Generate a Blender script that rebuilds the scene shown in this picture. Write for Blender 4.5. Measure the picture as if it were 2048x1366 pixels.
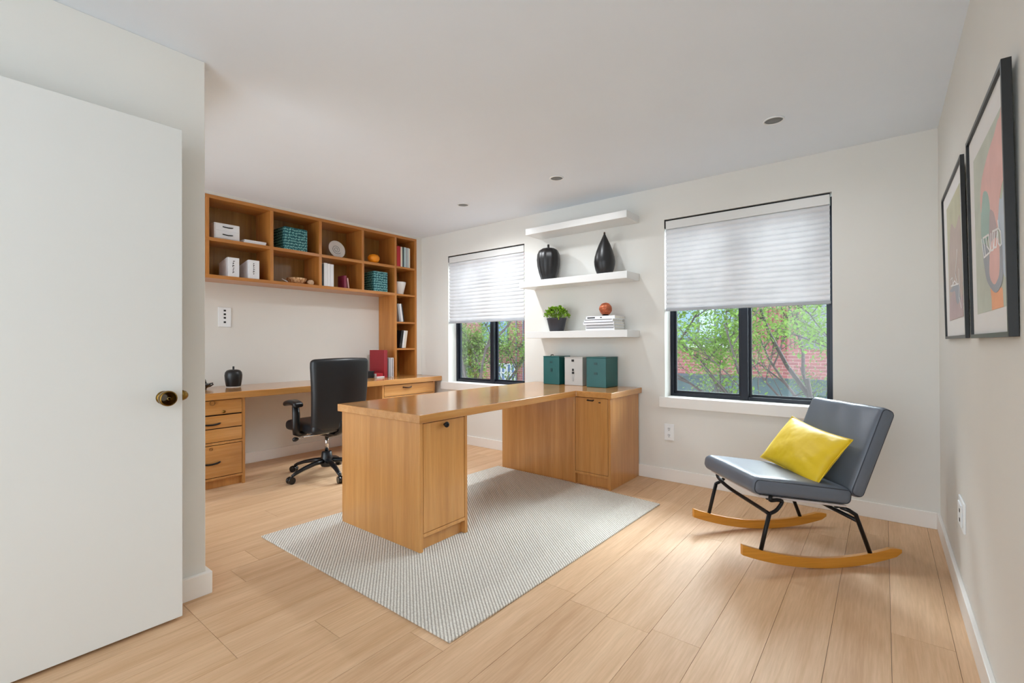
import bpy, bmesh, math, random
from mathutils import Vector, Matrix, Euler
random.seed(7)
S = bpy.context.scene
for o in list(bpy.data.objects): bpy.data.objects.remove(o)

# ------------------------------------------------------------------ camera
CAM_H = 1.14
YAW, PITCH, ROLL = math.radians(38.42), math.radians(0.22), math.radians(-0.21)
Fv = Vector((-math.sin(YAW)*math.cos(PITCH), math.cos(YAW)*math.cos(PITCH), math.sin(PITCH)))
R0 = Vector((math.cos(YAW), math.sin(YAW), 0)); U0 = R0.cross(Fv)
Rv = R0*math.cos(ROLL) + U0*math.sin(ROLL); Uv = Rv.cross(Fv)
cd = bpy.data.cameras.new('camera'); cam = bpy.data.objects.new('camera', cd); S.collection.objects.link(cam)
m = Matrix((Rv, Uv, -Fv)).transposed().to_4x4(); m.translation = Vector((0, 0, CAM_H)); cam.matrix_world = m
cd.sensor_width = 36; cd.lens = 937.5/2048*36; cd.clip_start = 0.02; cd.clip_end = 200
S.camera = cam

# ------------------------------------------------------------------ world, sun, exposure
W = bpy.data.worlds.new('sky'); S.world = W; W.use_nodes = True
bg = W.node_tree.nodes['Background']; bg.inputs[0].default_value = (0.83, 0.925, 1.0, 1); bg.inputs[1].default_value = 1.5
def sun(name, elev, az, strength, angle, color):
    # az: direction the light comes from, degrees from +y towards +x
    d = bpy.data.lights.new(name, 'SUN'); d.energy = strength; d.angle = math.radians(angle); d.color = color
    o = bpy.data.objects.new(name, d); S.collection.objects.link(o)
    e, a = math.radians(elev), math.radians(az)
    frm = Vector((math.cos(e)*math.sin(a), math.cos(e)*math.cos(a), math.sin(e)))
    o.rotation_euler = frm.to_track_quat('Z', 'Y').to_euler(); o.location = frm*30
    return o
sun('sun_hazy', 35, 10, 16.5, 72, (0.83, 0.925, 1.0))
S.view_settings.view_transform = 'Standard'; S.view_settings.look = 'None'; S.view_settings.gamma = 1.0
S.view_settings.use_curve_mapping = False
S.view_settings.exposure = 1.64
S.cycles.max_bounces = 16; S.cycles.diffuse_bounces = 10; S.cycles.glossy_bounces = 6; S.cycles.transparent_max_bounces = 16
def ceiling_lamp(name, loc, size, energy, color=(1, .97, .93)):
    d = bpy.data.lights.new(name, 'AREA'); d.shape = 'DISK'; d.size = size; d.energy = energy; d.color = color
    o = bpy.data.objects.new(name, d); S.collection.objects.link(o); o.location = loc
    return o



# ------------------------------------------------------------------ materials
def lin(c):
    return c/12.92 if c <= 0.04045 else ((c+0.055)/1.055)**2.4
def rgb(r, g, b): return (lin(r/255), lin(g/255), lin(b/255), 1)
MATS = {}
def base(name, color, rough=0.5, metal=0.0, spec=0.5, coat=0.0):
    mt = bpy.data.materials.new(name); mt.use_nodes = True; nt = mt.node_tree; b = nt.nodes['Principled BSDF']
    b.inputs['Base Color'].default_value = color; b.inputs['Roughness'].default_value = rough
    b.inputs['Metallic'].default_value = metal; b.inputs['Specular IOR Level'].default_value = spec
    b.inputs['Coat Weight'].default_value = coat
    MATS[name] = mt
    return mt, nt, b
def coords(nt, kind='Object', scale=(1, 1, 1), rot=(0, 0, 0)):
    tc = nt.nodes.new('ShaderNodeTexCoord'); mp = nt.nodes.new('ShaderNodeMapping')
    mp.inputs['Scale'].default_value = scale; mp.inputs['Rotation'].default_value = rot
    nt.links.new(tc.outputs[kind], mp.inputs[0]); return mp.outputs[0]
def noise(nt, vec, scale, detail=3, rough=0.5):
    n = nt.nodes.new('ShaderNodeTexNoise'); n.inputs['Scale'].default_value = scale; n.inputs['Detail'].default_value = detail
    n.inputs['Roughness'].default_value = rough; nt.links.new(vec, n.inputs['Vector']); return n.outputs['Fac']
def ramp(nt, fac, stops):
    r = nt.nodes.new('ShaderNodeValToRGB'); e = r.color_ramp.elements
    e[0].position, e[0].color = stops[0]; e[1].position, e[1].color = stops[-1]
    for p, c in stops[1:-1]:
        k = e.new(p); k.color = c
    nt.links.new(fac, r.inputs[0]); return r.outputs[0]
def bump(nt, b, fac, strength=0.2, dist=0.002):
    n = nt.nodes.new('ShaderNodeBump'); n.inputs['Strength'].default_value = strength; n.inputs['Distance'].default_value = dist
    nt.links.new(fac, n.inputs['Height']); nt.links.new(n.outputs[0], b.inputs['Normal'])
def mix(nt, fac, a, b, mode='MIX'):
    n = nt.nodes.new('ShaderNodeMix'); n.data_type = 'RGBA'; n.blend_type = mode
    for sock, v in ((n.inputs[0], fac), (n.inputs[6], a), (n.inputs[7], b)):
        if hasattr(v, 'links') or isinstance(v, bpy.types.NodeSocket): nt.links.new(v, sock)
        else: sock.default_value = v
    return n.outputs[2]
def varied(name, color, rough=0.5, amt=0.06, scale=6, metal=0, spec=0.5, coat=0, bumpy=0, bscale=200):
    mt, nt, b = base(name, color, rough, metal, spec, coat)
    v = coords(nt); f = noise(nt, v, scale, 3)
    lo = tuple(c*(1-amt) for c in color[:3])+(1,); hi = tuple(min(1, c*(1+amt)) for c in color[:3])+(1,)
    nt.links.new(ramp(nt, f, [(0.3, lo), (0.7, hi)]), b.inputs['Base Color'])
    if bumpy: bump(nt, b, noise(nt, v, bscale, 2), bumpy, 0.001)
    return mt
def wood(name, c_dark, c_mid, c_light, grain, rough=0.28, coat=0.25, band=3.2):
    """grain: axis index along which fibres run"""
    mt, nt, b = base(name, c_mid, rough, 0, 0.5, coat); b.inputs['Coat Roughness'].default_value = 0.12
    sc = [1.0, 1.0, 1.0]; sc[grain] = 0.04
    v = coords(nt, 'Object', tuple(sc))
    sc2 = [1.0, 1.0, 1.0]; sc2[grain] = 0.0
    v2 = coords(nt, 'Object', tuple(sc2))
    fine = noise(nt, v, 160, 4, 0.65); mid = noise(nt, v, 26, 4, 0.6); strip = noise(nt, v2, band*2.2, 1, 0.3)
    a = ramp(nt, mid, [(0.3, c_dark), (0.5, c_mid), (0.72, c_light)])
    f2 = ramp(nt, fine, [(0.35, (0.92, 0.92, 0.91, 1)), (0.62, (1.04, 1.04, 1.04, 1))])
    c = mix(nt, 1.0, a, f2, 'MULTIPLY')
    f3 = ramp(nt, strip, [(0.38, (0.93, 0.91, 0.89, 1)), (0.6, (1.05, 1.05, 1.05, 1))])
    nt.links.new(mix(nt, 1.0, c, f3, 'MULTIPLY'), b.inputs['Base Color'])
    bump(nt, b, fine, 0.04, 0.0006)
    return mt

varied('wall_paint', rgb(224, 223, 218), 0.75, 0.012, 2.5, spec=0.25, bumpy=0.05, bscale=350)
varied('ceiling_paint', rgb(228, 236, 245), 0.85, 0.01, 2, spec=0.2)
varied('white_trim', rgb(236, 234, 230), 0.4, 0.01, 4)
varied('door_paint', rgb(218, 219, 216), 0.38, 0.008, 2)
varied('shelf_white', rgb(222, 223, 222), 0.35, 0.01, 4)
WD, WM, WL = rgb(180, 124, 66), rgb(191, 136, 76), rgb(201, 149, 90)
wood('wood_vertical', WD, WM, WL, 2)
wood('wood_along_y', WD, WM, WL, 1, rough=0.2, coat=0.45)
wood('wood_along_x', WD, WM, WL, 0, rough=0.2, coat=0.45)
DD, DM, DL = rgb(176, 112, 50), rgb(190, 126, 60), rgb(202, 140, 72)
wood('shelf_wood_y', DD, DM, DL, 1)
wood('shelf_wood_z', DD, DM, DL, 2)
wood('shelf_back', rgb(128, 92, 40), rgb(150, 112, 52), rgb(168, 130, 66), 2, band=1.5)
wood('rocker_wood', rgb(196, 132, 40), rgb(206, 142, 48), rgb(214, 152, 60), 1, rough=0.3)
varied('dark_gap', rgb(28, 20, 14), 0.8)
varied('black_metal', rgb(34, 34, 36), 0.35, 0.05, 8, metal=0.6)
varied('window_metal', rgb(24, 29, 40), 0.32, 0.05, 6, metal=0.3)
varied('bronze', rgb(70, 48, 36), 0.35, 0.1, 20, metal=0.8)
varied('brass_dark', rgb(128, 98, 44), 0.28, 0.12, 30, metal=0.9)
varied('brass_bright', rgb(214, 190, 120), 0.25, 0.05, 30, metal=0.8)
varied('chrome', rgb(205, 205, 205), 0.15, 0.02, 30, metal=1.0)
varied('black_plastic', rgb(18, 20, 24), 0.32, 0.05, 9)
varied('caster_black', rgb(14, 15, 18), 0.12, 0.05, 9)
varied('black_leather', rgb(22, 25, 30), 0.38, 0.08, 12, bumpy=0.12, bscale=260)
varied('matte_black_ceramic', rgb(22, 22, 24), 0.36, 0.08, 15)
varied('gloss_black_ceramic', rgb(22, 26, 32), 0.1, 0.05, 15, coat=0.6)
varied('grey_leather', rgb(98, 106, 119), 0.33, 0.06, 5, spec=0.55, bumpy=0.10, bscale=220)
varied('piping_dark', rgb(44, 50, 60), 0.5)
varied('seat_shell', rgb(206, 196, 192), 0.5, 0.03, 8)
varied('outlet_white', rgb(236, 240, 243), 0.35, 0.01)
varied('slot_black', rgb(20, 20, 20), 0.6)
varied('orange_skin', rgb(244, 150, 20), 0.42, 0.05, 10, bumpy=0.35, bscale=90)
varied('plate_glaze', rgb(226, 224, 220), 0.25, 0.02, 9)
varied('plate_spiral', rgb(96, 98, 102), 0.4, 0.1, 40)
varied('bowl_white', rgb(238, 238, 236), 0.35, 0.01)
varied('paper_white', rgb(236, 238, 242), 0.6, 0.02, 60)
varied('page_edge', rgb(226, 224, 216), 0.8, 0.1, 90)
varied('book_red', rgb(176, 26, 40), 0.4, 0.05)
varied('book_burgundy', rgb(128, 36, 62), 0.45, 0.05)
varied('binder_red', rgb(158, 32, 44), 0.38, 0.05)
varied('book_cream', rgb(232, 224, 208), 0.5)
varied('book_slate', rgb(60, 80, 84), 0.5)
varied('book_paleblue', rgb(188, 208, 212), 0.5)
varied('book_grey', rgb(172, 176, 182), 0.5)
varied('book_black', rgb(30, 30, 34), 0.4)
varied('box_teal', rgb(13, 88, 88), 0.36, 0.05, 5)
varied('box_teal_dark', rgb(14, 66, 68), 0.4, 0.05, 5)
varied('box_grey', rgb(188, 188, 186), 0.45, 0.03, 5)
varied('copper_ball', rgb(178, 96, 62), 0.3, 0.25, 24, metal=0.35)
varied('soil', rgb(60, 44, 34), 0.95, 0.2, 60)
varied('pot_dark', rgb(52, 52, 60), 0.55, 0.04, 20)
varied('leaf_bright', rgb(128, 168, 40), 0.5, 0.3, 40)
varied('shell_stone', rgb(206, 176, 146), 0.5, 0.18, 60, bumpy=0.3, bscale=60)
varied('mat_board', rgb(232, 232, 232), 0.75, 0.01)
varied('frame_black', rgb(20, 20, 20), 0.35, 0.03)
varied('lens_grey', rgb(118, 120, 119), 0.5, 0.05)
for nm, c in dict(pr_sage=(196, 202, 190), pr_pink=(232, 190, 184), pr_teal=(168, 194, 187), pr_mauve=(194, 176, 178),
                  pr_blue=(196, 208, 220), pr_grey=(166, 171, 180), pr_orange=(244, 180, 140), pr_white=(240, 240, 240), pr_olive=(198, 197, 172),
                  pr_taupe=(194, 180, 173)).items():
    varied(nm, rgb(*c), 0.7, 0.06, 9)  # print colours lightened to carry the pale reflection of the glass
# bowl with vertical streaks
mt, nt, b = base('carved_wood', rgb(206, 160, 116), 0.4)
v = coords(nt, 'Object', (1, 1, 0.15)); nt.links.new(ramp(nt, noise(nt, v, 90, 2), [(0.35, rgb(168, 112, 66)), (0.5, rgb(222, 176, 128)), (0.65, rgb(246, 214, 172))]), b.inputs['Base Color'])
# teal woven box
mt, nt, b = base('woven_teal', rgb(30, 140, 145), 0.5)
v = coords(nt, 'Object', (1, 1, 1), (math.radians(52), 0, 0))
sx_ = nt.nodes.new('ShaderNodeSeparateXYZ'); nt.links.new(v, sx_.inputs[0])
def mth(op, a, b_):
    n = nt.nodes.new('ShaderNodeMath'); n.operation = op
    for i_, q in enumerate((a, b_)):
        if isinstance(q, bpy.types.NodeSocket): nt.links.new(q, n.inputs[i_])
        else: n.inputs[i_].default_value = q
    return n.outputs[0]
tc_ = nt.nodes.new('ShaderNodeTexCoord'); nt.links.new(tc_.outputs['Object'], sx_.inputs[0])
cb_ = nt.nodes.new('ShaderNodeCombineXYZ')
nt.links.new(mth('ADD', mth('ADD', sx_.outputs[0], sx_.outputs[1]), mth('MULTIPLY', sx_.outputs[2], .45)), cb_.inputs[0]); nt.links.new(mth('MULTIPLY', sx_.outputs[2], .6), cb_.inputs[1])
vo = nt.nodes.new('ShaderNodeTexVoronoi'); vo.voronoi_dimensions = '2D'; vo.inputs['Scale'].default_value = 62; vo.inputs['Randomness'].default_value = 0.35
nt.links.new(cb_.outputs[0], vo.inputs['Vector'])
nt.links.new(ramp(nt, vo.outputs['Distance'], [(0.14, rgb(170, 216, 212)), (0.30, rgb(30, 128, 134)), (0.5, rgb(8, 74, 84))]), b.inputs['Base Color'])
bump(nt, b, vo.outputs['Distance'], 0.4, 0.002)
# yellow fabric
mt, nt, b = base('yellow_velvet', rgb(226, 192, 26), 0.45, 0, 0.45)
b.inputs['Sheen Weight'].default_value = 0.5; b.inputs['Sheen Roughness'].default_value = 0.35; b.inputs['Sheen Tint'].default_value = rgb(255, 240, 150)
v = coords(nt); bump(nt, b, noise(nt, v, 9, 2), 0.5, 0.02)
# rug : twisted ribs running across
mt, nt, b = base('rug_weave', rgb(206, 202, 196), 0.95, 0, 0.1)
v = coords(nt, 'Object', (1, 1, 1), (0, 0, math.radians(-1.0)))
wv = nt.nodes.new('ShaderNodeTexWave'); wv.wave_type = 'BANDS'; wv.bands_direction = 'X'
wv.inputs['Scale'].default_value = 1.0; wv.inputs['Distortion'].default_value = 0.9; wv.inputs['Detail'].default_value = 2; wv.inputs['Detail Scale'].default_value = 3
wv.inputs['Detail Roughness'].default_value = .5
nt.links.new(coords(nt, 'Object', (22.6, 22.6, 1), (0, 0, math.radians(-51.5))), wv.inputs['Vector'])
n1 = noise(nt, coords(nt), 300, 2); n2 = noise(nt, coords(nt, 'Object', (60, 160, 1)), 1, 1)
cA = ramp(nt, wv.outputs['Fac'], [(0.05, rgb(172, 167, 159)), (0.4, rgb(216, 212, 204)), (0.9, rgb(231, 228, 221))])
cB = ramp(nt, n1, [(0.3, (0.82, 0.81, 0.8, 1)), (0.65, (1.05, 1.05, 1.05, 1))])
c = mix(nt, 1.0, cA, cB, 'MULTIPLY')
cC = ramp(nt, n2, [(0.3, (0.85, 0.84, 0.82, 1)), (0.6, (1.03, 1.03, 1.03, 1))])
nt.links.new(mix(nt, 1.0, c, cC, 'MULTIPLY'), b.inputs['Base Color'])
bump(nt, b, wv.outputs['Fac'], 0.6, 0.003)
# floor planks with a per-plank attribute
mt, nt, b = base('floor_oak', rgb(206, 166, 124), 0.55, 0, 0.4, 0.0)
at = nt.nodes.new('ShaderNodeAttribute'); at.attribute_name = 'tone'; at.attribute_type = 'GEOMETRY'
tc = nt.nodes.new('ShaderNodeTexCoord'); add = nt.nodes.new('ShaderNodeVectorMath'); add.operation = 'MULTIPLY_ADD'
cx = nt.nodes.new('ShaderNodeCombineXYZ'); nt.links.new(at.outputs['Fac'], cx.inputs[0]); nt.links.new(at.outputs['Fac'], cx.inputs[1])
nt.links.new(cx.outputs[0], add.inputs[0]); add.inputs[1].default_value = (37, 53, 0); nt.links.new(tc.outputs['Object'], add.inputs[2])
mp = nt.nodes.new('ShaderNodeMapping'); mp.inputs['Scale'].default_value = (1, 0.05, 1); nt.links.new(add.outputs[0], mp.inputs[0])
g1 = noise(nt, mp.outputs[0], 15, 5, 0.6); g2 = noise(nt, mp.outputs[0], 120, 3, 0.6)
A = ramp(nt, g1, [(0.28, rgb(198, 160, 122)), (0.5, rgb(209, 173, 137)), (0.75, rgb(219, 186, 152))])
B_ = ramp(nt, g2, [(0.35, (0.93, 0.92, 0.9, 1)), (0.65, (1.03, 1.03, 1.03, 1))])
C_ = ramp(nt, at.outputs['Fac'], [(0.0, (0.93, 0.9, 0.87, 1)), (1.0, (1.05, 1.05, 1.05, 1))])
nt.links.new(mix(nt, 1.0, mix(nt, 1.0, A, B_, 'MULTIPLY'), C_, 'MULTIPLY'), b.inputs['Base Color'])
bump(nt, b, g2, 0.03, 0.0005)
# glass
mt = bpy.data.materials.new('glass'); mt.use_nodes = True; nt = mt.node_tree; nt.nodes.clear()
o_ = nt.nodes.new('ShaderNodeOutputMaterial'); tr = nt.nodes.new('ShaderNodeBsdfTransparent'); gl = nt.nodes.new('ShaderNodeBsdfGlossy')
gl.inputs['Roughness'].default_value = 0.02; tr.inputs[0].default_value = (0.97, 0.985, 0.98, 1)
fr = nt.nodes.new('ShaderNodeFresnel'); fr.inputs[0].default_value = 1.35; mx = nt.nodes.new('ShaderNodeMixShader')
nt.links.new(fr.outputs[0], mx.inputs[0]); nt.links.new(tr.outputs[0], mx.inputs[1]); nt.links.new(gl.outputs[0], mx.inputs[2]); nt.links.new(mx.outputs[0], o_.inputs[0]); MATS['glass'] = mt
def translucent(name, color, tcolor, frac, rough=0.8):
    mt = bpy.data.materials.new(name); mt.use_nodes = True; nt = mt.node_tree; nt.nodes.clear()
    o_ = nt.nodes.new('ShaderNodeOutputMaterial'); d = nt.nodes.new('ShaderNodeBsdfDiffuse'); t = nt.nodes.new('ShaderNodeBsdfTranslucent'); mx = nt.nodes.new('ShaderNodeMixShader')
    v = coords(nt); f = noise(nt, v, 3.0, 3)
    lo = tuple(c*0.8 for c in color[:3])+(1,)
    nt.links.new(ramp(nt, f, [(0.35, lo), (0.65, color)]), d.inputs[0]); t.inputs[0].default_value = tcolor; mx.inputs[0].default_value = frac
    nt.links.new(d.outputs[0], mx.inputs[1]); nt.links.new(t.outputs[0], mx.inputs[2]); nt.links.new(mx.outputs[0], o_.inputs[0]); MATS[name] = mt
translucent('shade_fabric', rgb(222, 222, 225), rgb(238, 238, 240), 0.06)
translucent('tree_leaf', rgb(94, 118, 64), rgb(112, 138, 64), 0.16)
translucent('tree_leaf_pale', rgb(96, 114, 76), rgb(120, 138, 80), 0.14)
translucent('tree_leaf_deep', rgb(66, 90, 58), rgb(80, 104, 54), 0.12)
varied('bark', rgb(66, 58, 58), 0.9, 0.25, 12)
varied('bark_pale', rgb(168, 160, 152), 0.9, 0.25, 12)
mt, nt, b = base('brick', rgb(150, 80, 78), 0.9)
br = nt.nodes.new('ShaderNodeTexBrick'); nt.links.new(coords(nt, 'Object', (1, 1, 1), (math.radians(90), 0, 0)), br.inputs[0])
br.inputs['Scale'].default_value = 1; br.inputs['Brick Width'].default_value = 0.24; br.inputs['Row Height'].default_value = 0.085; br.inputs['Mortar Size'].default_value = 0.008
br.inputs['Color1'].default_value = rgb(124, 74, 74); br.inputs['Color2'].default_value = rgb(110, 64, 66); br.inputs['Mortar'].default_value = rgb(134, 106, 104)
nt.links.new(br.outputs[0], b.inputs['Base Color'])
varied('siding_red', rgb(124, 70, 74), 0.7, 0.05, 3)
varied('building_grey', rgb(98, 102, 114), 0.6, 0.05, 2)
varied('building_slate', rgb(66, 76, 88), 0.5, 0.05, 2)
varied('ledge_white', rgb(176, 180, 184), 0.7)
varied('shopfront_teal', rgb(48, 68, 74), 0.35, 0.15, 1)
varied('win_blue', rgb(104, 126, 144), 0.15, 0.06, 1.2)
varied('win_pale', rgb(150, 172, 182), 0.15, 0.06, 1.2)
varied('win_deep', rgb(72, 100, 140), 0.15, 0.1, 2)
varied('bounce_pale', rgb(205, 203, 198), 0.95, 0.1, 1.5)

# ------------------------------------------------------------------ mesh builder
class MB:
    def __init__(s): s.v = []; s.f = []; s.mi = []; s.sm = []; s.cur = 0; s.smooth = False
    def face(s, idx): s.f.append(tuple(idx)); s.mi.append(s.cur); s.sm.append(s.smooth)
    def box(s, x0, x1, y0, y1, z0, z1, M=None):
        k = len(s.v)
        for x in (x0, x1):
            for y in (y0, y1):
                for z in (z0, z1):
                    p = Vector((x, y, z)); s.v.append(M @ p if M else p)
        for q in ((0, 1, 3, 2), (4, 6, 7, 5), (0, 4, 5, 1), (2, 3, 7, 6), (0, 2, 6, 4), (1, 5, 7, 3)): s.face([k+i for i in q])
        return s
    def ring_skin(s, rings, closed=True, cap=True):
        k = len(s.v); n = len(rings[0])
        for r in rings: s.v.extend([Vector(p) for p in r])
        for i in range(len(rings)-1):
            for j in range(n if closed else n-1):
                a = k+i*n+j; b = k+i*n+(j+1) % n; s.face((a, b, b+n, a+n))
        if cap:
            sm = s.smooth; s.smooth = False
            s.face([k+j for j in range(n)][::-1]); s.face([k+(len(rings)-1)*n+j for j in range(n)]); s.smooth = sm
        return s
    def lathe(s, prof, c=(0, 0, 0), n=32, M=None, ribs=0, rib_amt=0, ring=False):
        """prof: list of (r,z)"""
        if ring: prof = list(prof)+[prof[0]]
        sm = s.smooth; s.smooth = True; rings = []
        for r, z in prof:
            ring = []
            for j in range(n):
                a = 2*math.pi*j/n; rr = max(r, 1e-5)
                if ribs: rr *= 1+rib_amt*math.cos(ribs*a)
                p = Vector((rr*math.cos(a), rr*math.sin(a), z))
                ring.append((M @ p if M else p)+Vector(c))
            rings.append(ring)
        s.ring_skin(rings, True, not ring); s.smooth = sm
        return s
    def tube(s, pts, r, n=10, radii=None, flat=None):
        sm = s.smooth; s.smooth = True
        pts = [Vector(p) for p in pts]; rings = []; up = None
        for i, p in enumerate(pts):
            t = (pts[min(i+1, len(pts)-1)]-pts[max(i-1, 0)]).normalized()
            if up is None:
                up = Vector((0, 0, 1)) if abs(t.z) < 0.9 else Vector((1, 0, 0))
            a = t.cross(up).normalized(); b = a.cross(t).normalized(); up = b
            rr = radii[i] if radii else r
            fa, fb = flat if flat else (1, 1)
            rings.append([p+a*math.cos(2*math.pi*j/n)*rr*fa+b*math.sin(2*math.pi*j/n)*rr*fb for j in range(n)])
        s.ring_skin(rings, True, True); s.smooth = sm
        return s
    def cyl(s, a, b, r, n=20, r2=None):
        return s.tube([a, b], r, n, radii=[r, r if r2 is None else r2])
    def rbox(s, c, size, r, n=12, fn=None, M=None):
        """rounded box, gridded, optional deformation fn(p local)->p, then matrix"""
        sm = s.smooth; s.smooth = True
        h = [x/2 for x in size]; key = {}
        def par(hh):
            inner = hh-r; a = [-hh+r*(1-math.cos(math.pi/2*i/4)) for i in range(4)]
            a += [-inner+2*inner*i/n for i in range(n+1)]
            a += [hh-r*(1-math.cos(math.pi/2*i/4)) for i in range(3, -1, -1)]
            return a
        P = [par(x) for x in h]
        def vid(p):
            q = Vector([max(-(h[i]-r), min(h[i]-r, p[i])) for i in range(3)]); d = p-q
            if d.length > 1e-9: p = q+d.normalized()*r
            k = tuple(round(x, 6) for x in p)
            if k in key: return key[k]
            w = fn(p.copy()) if fn else p
            w = w+Vector(c)
            if M: w = M @ w
            key[k] = len(s.v); s.v.append(w); return key[k]
        for ax in range(3):
            u, v_ = (ax+1) % 3, (ax+2) % 3
            for sg in (-1, 1):
                for i in range(len(P[u])-1):
                    for j in range(len(P[v_])-1):
                        q = []
                        for (a, b_) in ((i, j), (i+1, j), (i+1, j+1), (i, j+1)):
                            p = Vector((0, 0, 0)); p[ax] = sg*h[ax]; p[u] = P[u][a]; p[v_] = P[v_][b_]; q.append(vid(p))
                        if sg < 0: q = q[::-1]
                        qq = []
                        for w in q:
                            if w not in qq: qq.append(w)
                        if len(qq) >= 3: s.face(qq)
        s.smooth = sm
        return s
    def poly(s, pts, flip=False):
        k = len(s.v); s.v.extend([Vector(p) for p in pts]); idx = [k+i for i in range(len(pts))]
        s.face(idx[::-1] if flip else idx); return s
    def prism(s, pts, off):
        """pts: planar outline (3D), off: extrusion vector"""
        k = len(s.v); n = len(pts); off = Vector(off)
        s.v.extend([Vector(p) for p in pts]); s.v.extend([Vector(p)+off for p in pts])
        s.face([k+i for i in range(n)][::-1]); s.face([k+n+i for i in range(n)])
        for i in range(n):
            j = (i+1) % n; s.face((k+i, k+j, k+n+j, k+n+i))
        return s
    def build(s, name, mats, parent=None, bevel=0, local=False, subsurf=0, segs=2):
        me = bpy.data.meshes.new(name); me.from_pydata([tuple(v) for v in s.v], [], s.f)
        if isinstance(mats, str): mats = [mats]
        for q in mats: me.materials.append(MATS[q])
        for p, mi_, sm in zip(me.polygons, s.mi, s.sm): p.material_index = mi_; p.use_smooth = sm
        bm = bmesh.new(); bm.from_mesh(me); bmesh.ops.recalc_face_normals(bm, faces=bm.faces[:]); bm.to_mesh(me); bm.free()
        o = bpy.data.objects.new(name, me); S.collection.objects.link(o)
        if parent is not None:
            if not local:
                me.transform(ROOTM[parent.name].inverted())
            o.parent = parent; ROOTM[o.name] = ROOTM[parent.name]
        else:
            ROOTM[o.name] = Matrix()
        if bevel:
            bv = o.modifiers.new('bevel', 'BEVEL'); bv.width = bevel; bv.segments = segs; bv.limit_method = 'ANGLE'; bv.angle_limit = math.radians(50); bv.harden_normals = False
        if subsurf:
            ss = o.modifiers.new('sub', 'SUBSURF'); ss.levels = ss.render_levels = subsurf
        return o
ROOTM = {}
def tag(o, label, cat, group=None):
    o['label'] = label; o['category'] = cat
    if group: o['group'] = group
    return o
def thing(name, label, cat, loc, rotz=0, group=None, M=None):
    o = bpy.data.objects.new(name, None); S.collection.objects.link(o); o.empty_display_size = 0.05
    mw = M if M else Matrix.Translation(Vector(loc)) @ Matrix.Rotation(rotz, 4, 'Z')
    o.matrix_world = mw; ROOTM[o.name] = mw.copy()
    return tag(o, label, cat, group)
def single(o, loc, label, cat, group=None):
    """a thing that is one mesh built in world coordinates: move its origin to loc"""
    loc = Vector(loc); o.data.transform(Matrix.Translation(-loc)); o.location = loc
    return tag(o, label, cat, group)
def struct(o): o['kind'] = 'structure'; return o
def dup(root, loc, label=None, group=None, rotz=None):
    r = root.copy(); S.collection.objects.link(r); r.location = loc
    if rotz is not None: r.rotation_euler = (0, 0, rotz)
    if label: r['label'] = label
    if group: r['group'] = group
    def rec(a, b_):
        for ch in list(a.children):
            c = ch.copy(); S.collection.objects.link(c); c.parent = b_; rec(ch, c)
    rec(root, r)
    return r

# ================================================================== SETTING
XL, XR, YB, H = -4.78, 0.264, 3.845, 2.441
NX, NY = -2.445, 0.813          # corner of the near left wall block
YF = -1.6
# floor : real planks over a dark sub floor
f = MB(); tones = []
f.cur = 1; f.box(XL-.1, XR+.05, YF, YB+.02, -0.06, -0.004); tones += [0.5]*6
f.cur = 0
joints = {-.728: [1.808, 3.9], -.543: [2.85, .55], -.91: [1.776, .2, 2.85], -1.095: [1.79, 3.4], -1.28: [.4, 1.848], -2.03: [.715, 2.9], -2.216: [.715, 3.1], -2.402: [.715, 2.5], .055: [2.365, .8], -.148: [3.5, .4]}
x = -.728-.186*22
g = .0007
while x < XR:
    x1 = min(x+.186, XR+.02); js = None
    for k in joints:
        if abs(k-x) < .06: js = joints[k]
    if js is None:
        a = random.uniform(-1.2, .6); js = [a+2.1*i for i in range(4)]
    ys = sorted([YF]+[q for q in js if YF < q < YB]+[YB+.01])
    for a, b2 in zip(ys[:-1], ys[1:]):
        if b2-a < .01: continue
        f.box(max(x, XL-.05)+g, x1-g, a+g, b2-g, -0.02, 0); tones += [random.random()]*6
    x += .186
fl = f.build('floor', ['floor_oak', 'dark_gap']); struct(fl)
at = fl.data.attributes.new('tone', 'FLOAT', 'FACE')
for i, t in enumerate(tones): at.data[i].value = t
# walls
OPEN = [(-4.004, -2.883), (-1.428, -.272)]; ZW0, ZW1 = .69, 2.163
w = MB(); T = .2
w.box(XL-.2, OPEN[0][0], YB, YB+T, 0, H); w.box(OPEN[0][1], OPEN[1][0], YB, YB+T, 0, H); w.box(OPEN[1][1], XR+.2, YB, YB+T, 0, H)
for a, b2 in OPEN: w.box(a, b2, YB, YB+T, 0, ZW0-.01); w.box(a, b2, YB, YB+T, ZW1, H)
struct(w.build('wall_back', 'wall_paint'))
struct(MB().box(XL-.2, XL, YF, YB+T, 0, H).build('wall_left', 'wall_paint'))
struct(MB().box(XR, XR+.2, YF, YB+T, 0, H).build('wall_right', 'wall_paint'))
nl = MB(); nl.box(NX-.14, NX, YF, NY, 0, H)                      # thin wall beside the door, then an unseen unglazed opening added to let daylight in
nl.box(XL, NX-.14, NY-.14, NY, 0, .12); nl.box(XL, NX-.14, NY-.14, NY, 2.3, H); nl.box(XL, XL+.15, NY-.14, NY, .12, 2.3)
struct(nl.build('wall_near_left', 'wall_paint', bevel=.004))
struct(MB().box(NX, -1.35, YF-.12, YF, 0, H).build('wall_front_baffle', 'wall_paint'))  # partial wall out of view, added to cut the daylight reaching the door
struct(MB().box(XL-.2, XR+.2, YF-.12, YB+T, H, H+.12).build('ceiling', 'ceiling_paint'))
struct(MB().box(XL+.002, -4.474, .95, YB-.002, 2.4145, H-.0005).build('trim_1', 'wall_paint'))
struct(MB().box(XL+.002, -4.474, 3.7645, YB-.002, .759, 2.4145).build('trim_2', 'wall_paint'))
BH, BT = .1, .016
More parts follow.
